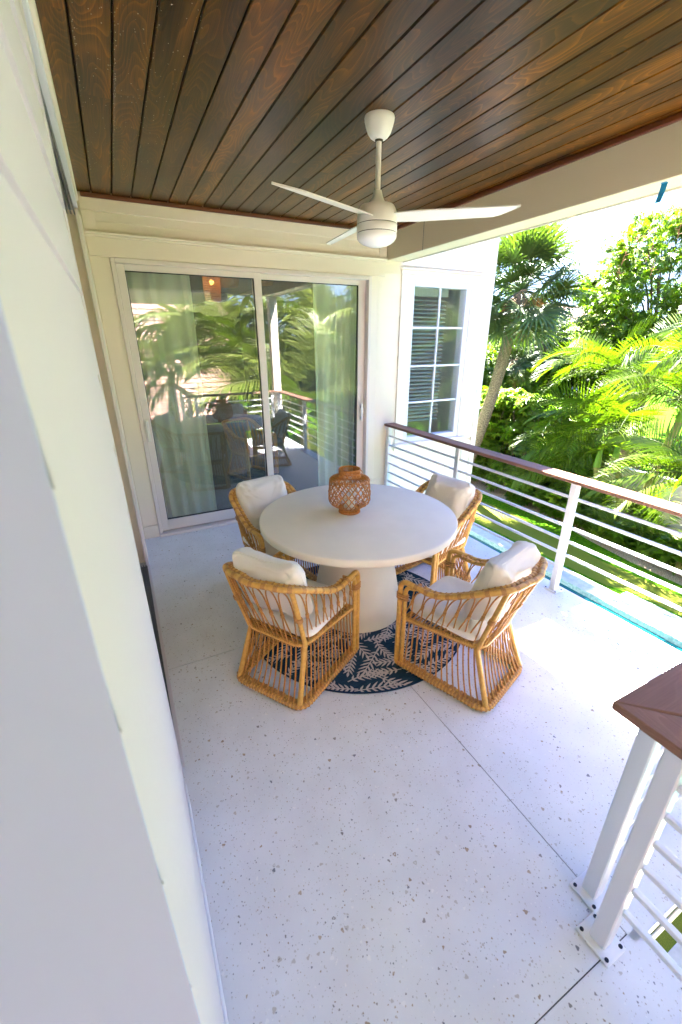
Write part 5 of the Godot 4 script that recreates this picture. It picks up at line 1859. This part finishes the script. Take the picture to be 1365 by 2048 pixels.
func build_trees() -> void:
	var mango := leaf_cluster(11, 0.20, 0.026, 0.25, 0.9, 5, true)
	var mt := tree("mango_tree", "large mango tree with pinkish blossoms filling the upper right", Vector3(18.2, -3.0, -5.6), Vector3(0.2, 6.5, 0.3), Vector3(3.1, 2.75, 3.2), 130, 38, mango, M.mango_leaf, 71, "", 0.55, 0.22)
	# blossoms: bare pinkish twigs and flower sprays on the crown
	var bl := MB.new()
	rng.seed = 99
	for i in 90:
		var d := Vector3(rng.randfn(), absf(rng.randfn()) * 0.7 + 0.1, rng.randfn()).normalized()
		var p := Vector3(0.2, 6.5, 0.3) + d * Vector3(3.3, 2.95, 3.4)
		var q := p + Vector3(rng.randf_range(-0.12, 0.12), rng.randf_range(0.25, 0.55), rng.randf_range(-0.12, 0.12))
		bl.col = Color(1, 1, 1) * rng.randf_range(0.7, 1.2)
		bl.tube(PackedVector3Array([p, p.lerp(q, 0.5), q]), 0.008, 0.003, 4, false)
		for k in 9:
			var s := p.lerp(q, 0.2 + 0.75 * rng.randf())
			var e := s + Vector3(rng.randf_range(-0.14, 0.14), rng.randf_range(0.0, 0.12), rng.randf_range(-0.14, 0.14))
			bl.tube(PackedVector3Array([s, e]), 0.007, 0.004, 3, false)
	put(mt, "blossom_sprays", bl.mesh(), M.blossom).set_meta("kind", "stuff")
	var small := leaf_cluster(12, 0.15, 0.042, 0.5, 0.5, 7, false)
	var gb := "trees beyond the garden wall"
	var lab := ["dark leafy tree behind the cabbage palm trunk", "dense dark tree behind the brown trunked palm", "rounded green tree under the overhead wires", "mid green tree beyond the feather palms", "broad tree behind the mango at right", "tall leafy tree beyond the lawn", "low spreading tree left of the far house", "shaded tree closing the gap under the wires"]
	var ps := [Vector3(12.6, -3, -9.6), Vector3(17.5, -3, -11.0), Vector3(21, -3, -12.5), Vector3(21.5, -3, -9.3), Vector3(23.5, -3, -4.5), Vector3(26.0, -3, -7.5), Vector3(24, -3, -17.0), Vector3(18.2, -3, -8.4)]
	var hc := [3.1, 3.6, 3.9, 3.9, 4.0, 4.4, 4.6, 2.6]
	var rx := [1.8, 2.3, 2.5, 2.3, 2.6, 3.0, 2.6, 2.0]
	for i in 8:
		tree("garden_tree", lab[i], ps[i], Vector3(0, hc[i], 0), Vector3(rx[i], hc[i] * 0.62, rx[i]), 60, 34, small, M.far_leaf, 200 + i * 3, gb, 0.7, 0.17, [Color(0.9, 0.95, 0.9), Color(0.8, 0.9, 0.8), Color(1.15, 1.1, 0.9), Color(1.0, 1.0, 0.9), Color(0.9, 0.95, 0.9), Color(1.1, 1.1, 1), Color(1.1, 1.1, 1), Color(0.8, 0.9, 0.8)][i])
	var lab2 := ["leafy tree mirrored in the window behind the camera", "bushy tree right of the camera beyond the pool", "tree far behind the coconut palms", "dense tree at the far right beyond the pool end", "round tree beside the pink house"]
	var ps2 := [Vector3(8.5, -3, 11.5), Vector3(12.5, -3, 8.0), Vector3(7.0, -3, 15.5), Vector3(16.5, -3, 5.0), Vector3(11.0, -3, 13.0)]
	for i in 5:
		tree("garden_tree", lab2[i], ps2[i], Vector3(0, 3.2, 0), Vector3(2.3, 2.6, 2.3), 50, 30, small, M.far_leaf, 500 + i * 3, "trees behind the camera", 0.75, 0.17, Color(0.5, 0.55, 0.5))
	tree("pool_side_tree", "broad leafy tree by the pool behind the camera", Vector3(9.8, -3, 7.6), Vector3(0, 5.8, 0), Vector3(2.1, 3.8, 2.4), 90, 34, small, M.far_leaf, 543, "trees behind the camera", 0.75, 0.2)
	tree("bamboo_clump", "airy yellow green tree rising against the white sky", Vector3(19.5, -3, -13.6), Vector3(0, 6.3, 0), Vector3(0.8, 2.3, 0.8), 26, 20, leaf_cluster(12, 0.13, 0.022, 0.4, 0.5, 9, false), M.bright_leaf, 260, gb, 0.4, 0.06)
	# hedge of glossy shrubs under the house corner
	var sch := leaf_cluster(8, 0.17, 0.038, 0.15, 0.35, 11, true)
	var gh := "glossy shrubs of the hedge beside the lawn"
	var hl := ["glossy schefflera shrub nearest the house corner", "tall glossy shrub second from the house corner", "glossy shrub in the middle of the hedge", "glossy shrub behind the left palm fronds", "glossy shrub at the right end of the hedge"]
	for i in 5:
		var b := Vector3(11.25 + 0.18 * i, -3.0, -6.9 + i * 0.86)
		var t := thing("hedge_shrub", hl[i], "shrub", b, 0.0, gh)
		var r := RandomNumberGenerator.new()
		r.seed = 300 + i
		var cl := []
		var h: float = [3.25, 3.4, 3.3, 3.1, 2.5][i]
		for k in 50:
			cl.append([Vector3(r.randf_range(-0.62, 0.62), lerpf(0.2, h - 0.2, r.randf()), r.randf_range(-0.6, 0.6)), r.randf_range(0.2, 0.4)])
		var sm := MB.new()
		for k in 6:
			sm.tube(PackedVector3Array([Vector3(r.randf_range(-0.15, 0.15), 0, r.randf_range(-0.15, 0.15)), Vector3(r.randf_range(-0.4, 0.4), h * 0.45, r.randf_range(-0.4, 0.4)), Vector3(r.randf_range(-0.5, 0.5), h * 0.9, r.randf_range(-0.5, 0.5))]), 0.03, 0.01, 6, false)
		put(t, "stems", sm.mesh(), M.tree_bark)
		crown(t, "foliage", sch, M.hedge_leaf, cl, 30, 310 + i, 0.8, 1.25, Color(1, 1, 1))
	# low plants in the bed
	var gp := "low plants along the planting bed"
	var pl := ["broad leaved low plant under the hedge near the house", "broad leaved low plant left of the railing post", "grassy clump at the foot of the palms", "low leafy plant right of the palm trunks", "low leafy plant at the bed edge under the drooping palm", "leafy plant with pale flowers before the garden wall", "spiky dark plant against the garden wall", "broad plant under the slanting palm"]
	var pp := [Vector3(10.75, -3, -4.3), Vector3(10.75, -3, -3.25), Vector3(11.4, -3, -2.35), Vector3(11.6, -3, -1.1), Vector3(10.7, -3, -0.7), Vector3(12.4, -3, -3.3), Vector3(12.5, -3, -1.8), Vector3(12.2, -3, 0.3)]
	var broad := leaf_cluster(9, 0.34, 0.085, 0.7, 0.1, 13, true)
	var spiky := leaf_cluster(16, 0.62, 0.016, 1.6, -0.2, 14, true)
	for i in 8:
		var t := thing("bed_plant", pl[i], "plant", pp[i], 0.0, gp)
		var cl := []
		rng.seed = 400 + i
		for k in 5:
			cl.append([Vector3(rng.randf_range(-0.22, 0.22), rng.randf_range(0.12, 0.5), rng.randf_range(-0.22, 0.22)), 0.2])
		var sp := i in [2, 6]
		crown(t, "foliage", spiky if sp else broad, M.hedge_leaf if not sp else M.far_leaf, cl, 7, 420 + i, 0.7, 1.2, Color(0.8, 0.9, 0.8))
	var ordn := ["first", "second", "third", "fourth", "fifth", "sixth", "seventh", "eighth", "ninth", "tenth", "eleventh", "twelfth", "thirteenth", "fourteenth"]
	rng.seed = 555
	var spots := []
	for i in 14:
		spots.append(Vector3(10.65 + rng.randf_range(-0.1, 0.4) + (0.3 if i % 2 else 0.0) - 0.035 * i, -3, -2.95 + i * 0.36))
	for i in 14:
		var t := thing("bed_plant", "leafy low plant, %s in the row from the hedge along the bed edge" % ordn[i], "plant", spots[i], 0.0, gp)
		rng.seed = 700 + i
		var cl := []
		for k in 6:
			cl.append([Vector3(rng.randf_range(-0.25, 0.25), rng.randf_range(0.1, 0.55), rng.randf_range(-0.25, 0.25)), 0.22])
		crown(t, "foliage", [broad, spiky, sch][i % 3], M.hedge_leaf if i % 3 != 1 else M.far_leaf, cl, [6, 7, 22][i % 3], 720 + i, 0.6, 1.1, Color(0.85, 0.95, 0.8))
	var fl := thing("flowering_shrub", "shrub with orange red flowers behind the garden wall", "shrub", Vector3(15.2, -3, -1.7))
	var fc := []
	rng.seed = 431
	for k in 26:
		fc.append([Vector3(rng.randf_range(-0.8, 0.8), rng.randf_range(0.3, 1.9), rng.randf_range(-0.9, 0.9)), 0.3])
	crown(fl, "foliage", small, M.far_leaf, fc, 16, 433, 0.7, 1.1, Color(1, 1, 1))
	crown(fl, "flowers", leaf_cluster(6, 0.09, 0.04, 0.8, 0.2, 15, true), M.red_flower, fc, 3, 434, 0.7, 1.2, Color(1, 1, 1))

func build_small() -> void:
	# strip of blue masking tape hanging from the beam
	var pts := PackedVector3Array()
	for i in 9:
		var t := i / 8.0
		var y := 2.6115 - t * 0.085
		var z := 2.632 - 0.012 * t
		pts.append(Vector3(2.79 + 0.004 * sin(t * 3.0), y, z))
		pts.append(Vector3(2.795 + 0.004 * sin(t * 3.0), y, z + 0.030 - 0.006 * t))
	var mb := MB.new()
	mb.sheet(pts, 9, 2)
	var pb := PackedVector3Array()
	for p in pts:
		pb.append(p + Vector3(0.0012, 0, -0.0003))
	mb.sheet(pb, 9, 2, true)
	mb.span(Vector3(2.775, 2.6094, 2.632), Vector3(2.80, 2.6107, 2.662))
	tag(put(self, "masking_tape", mb.mesh(), M.blue_tape), "blue strip of masking tape hanging from the porch beam", "tape")
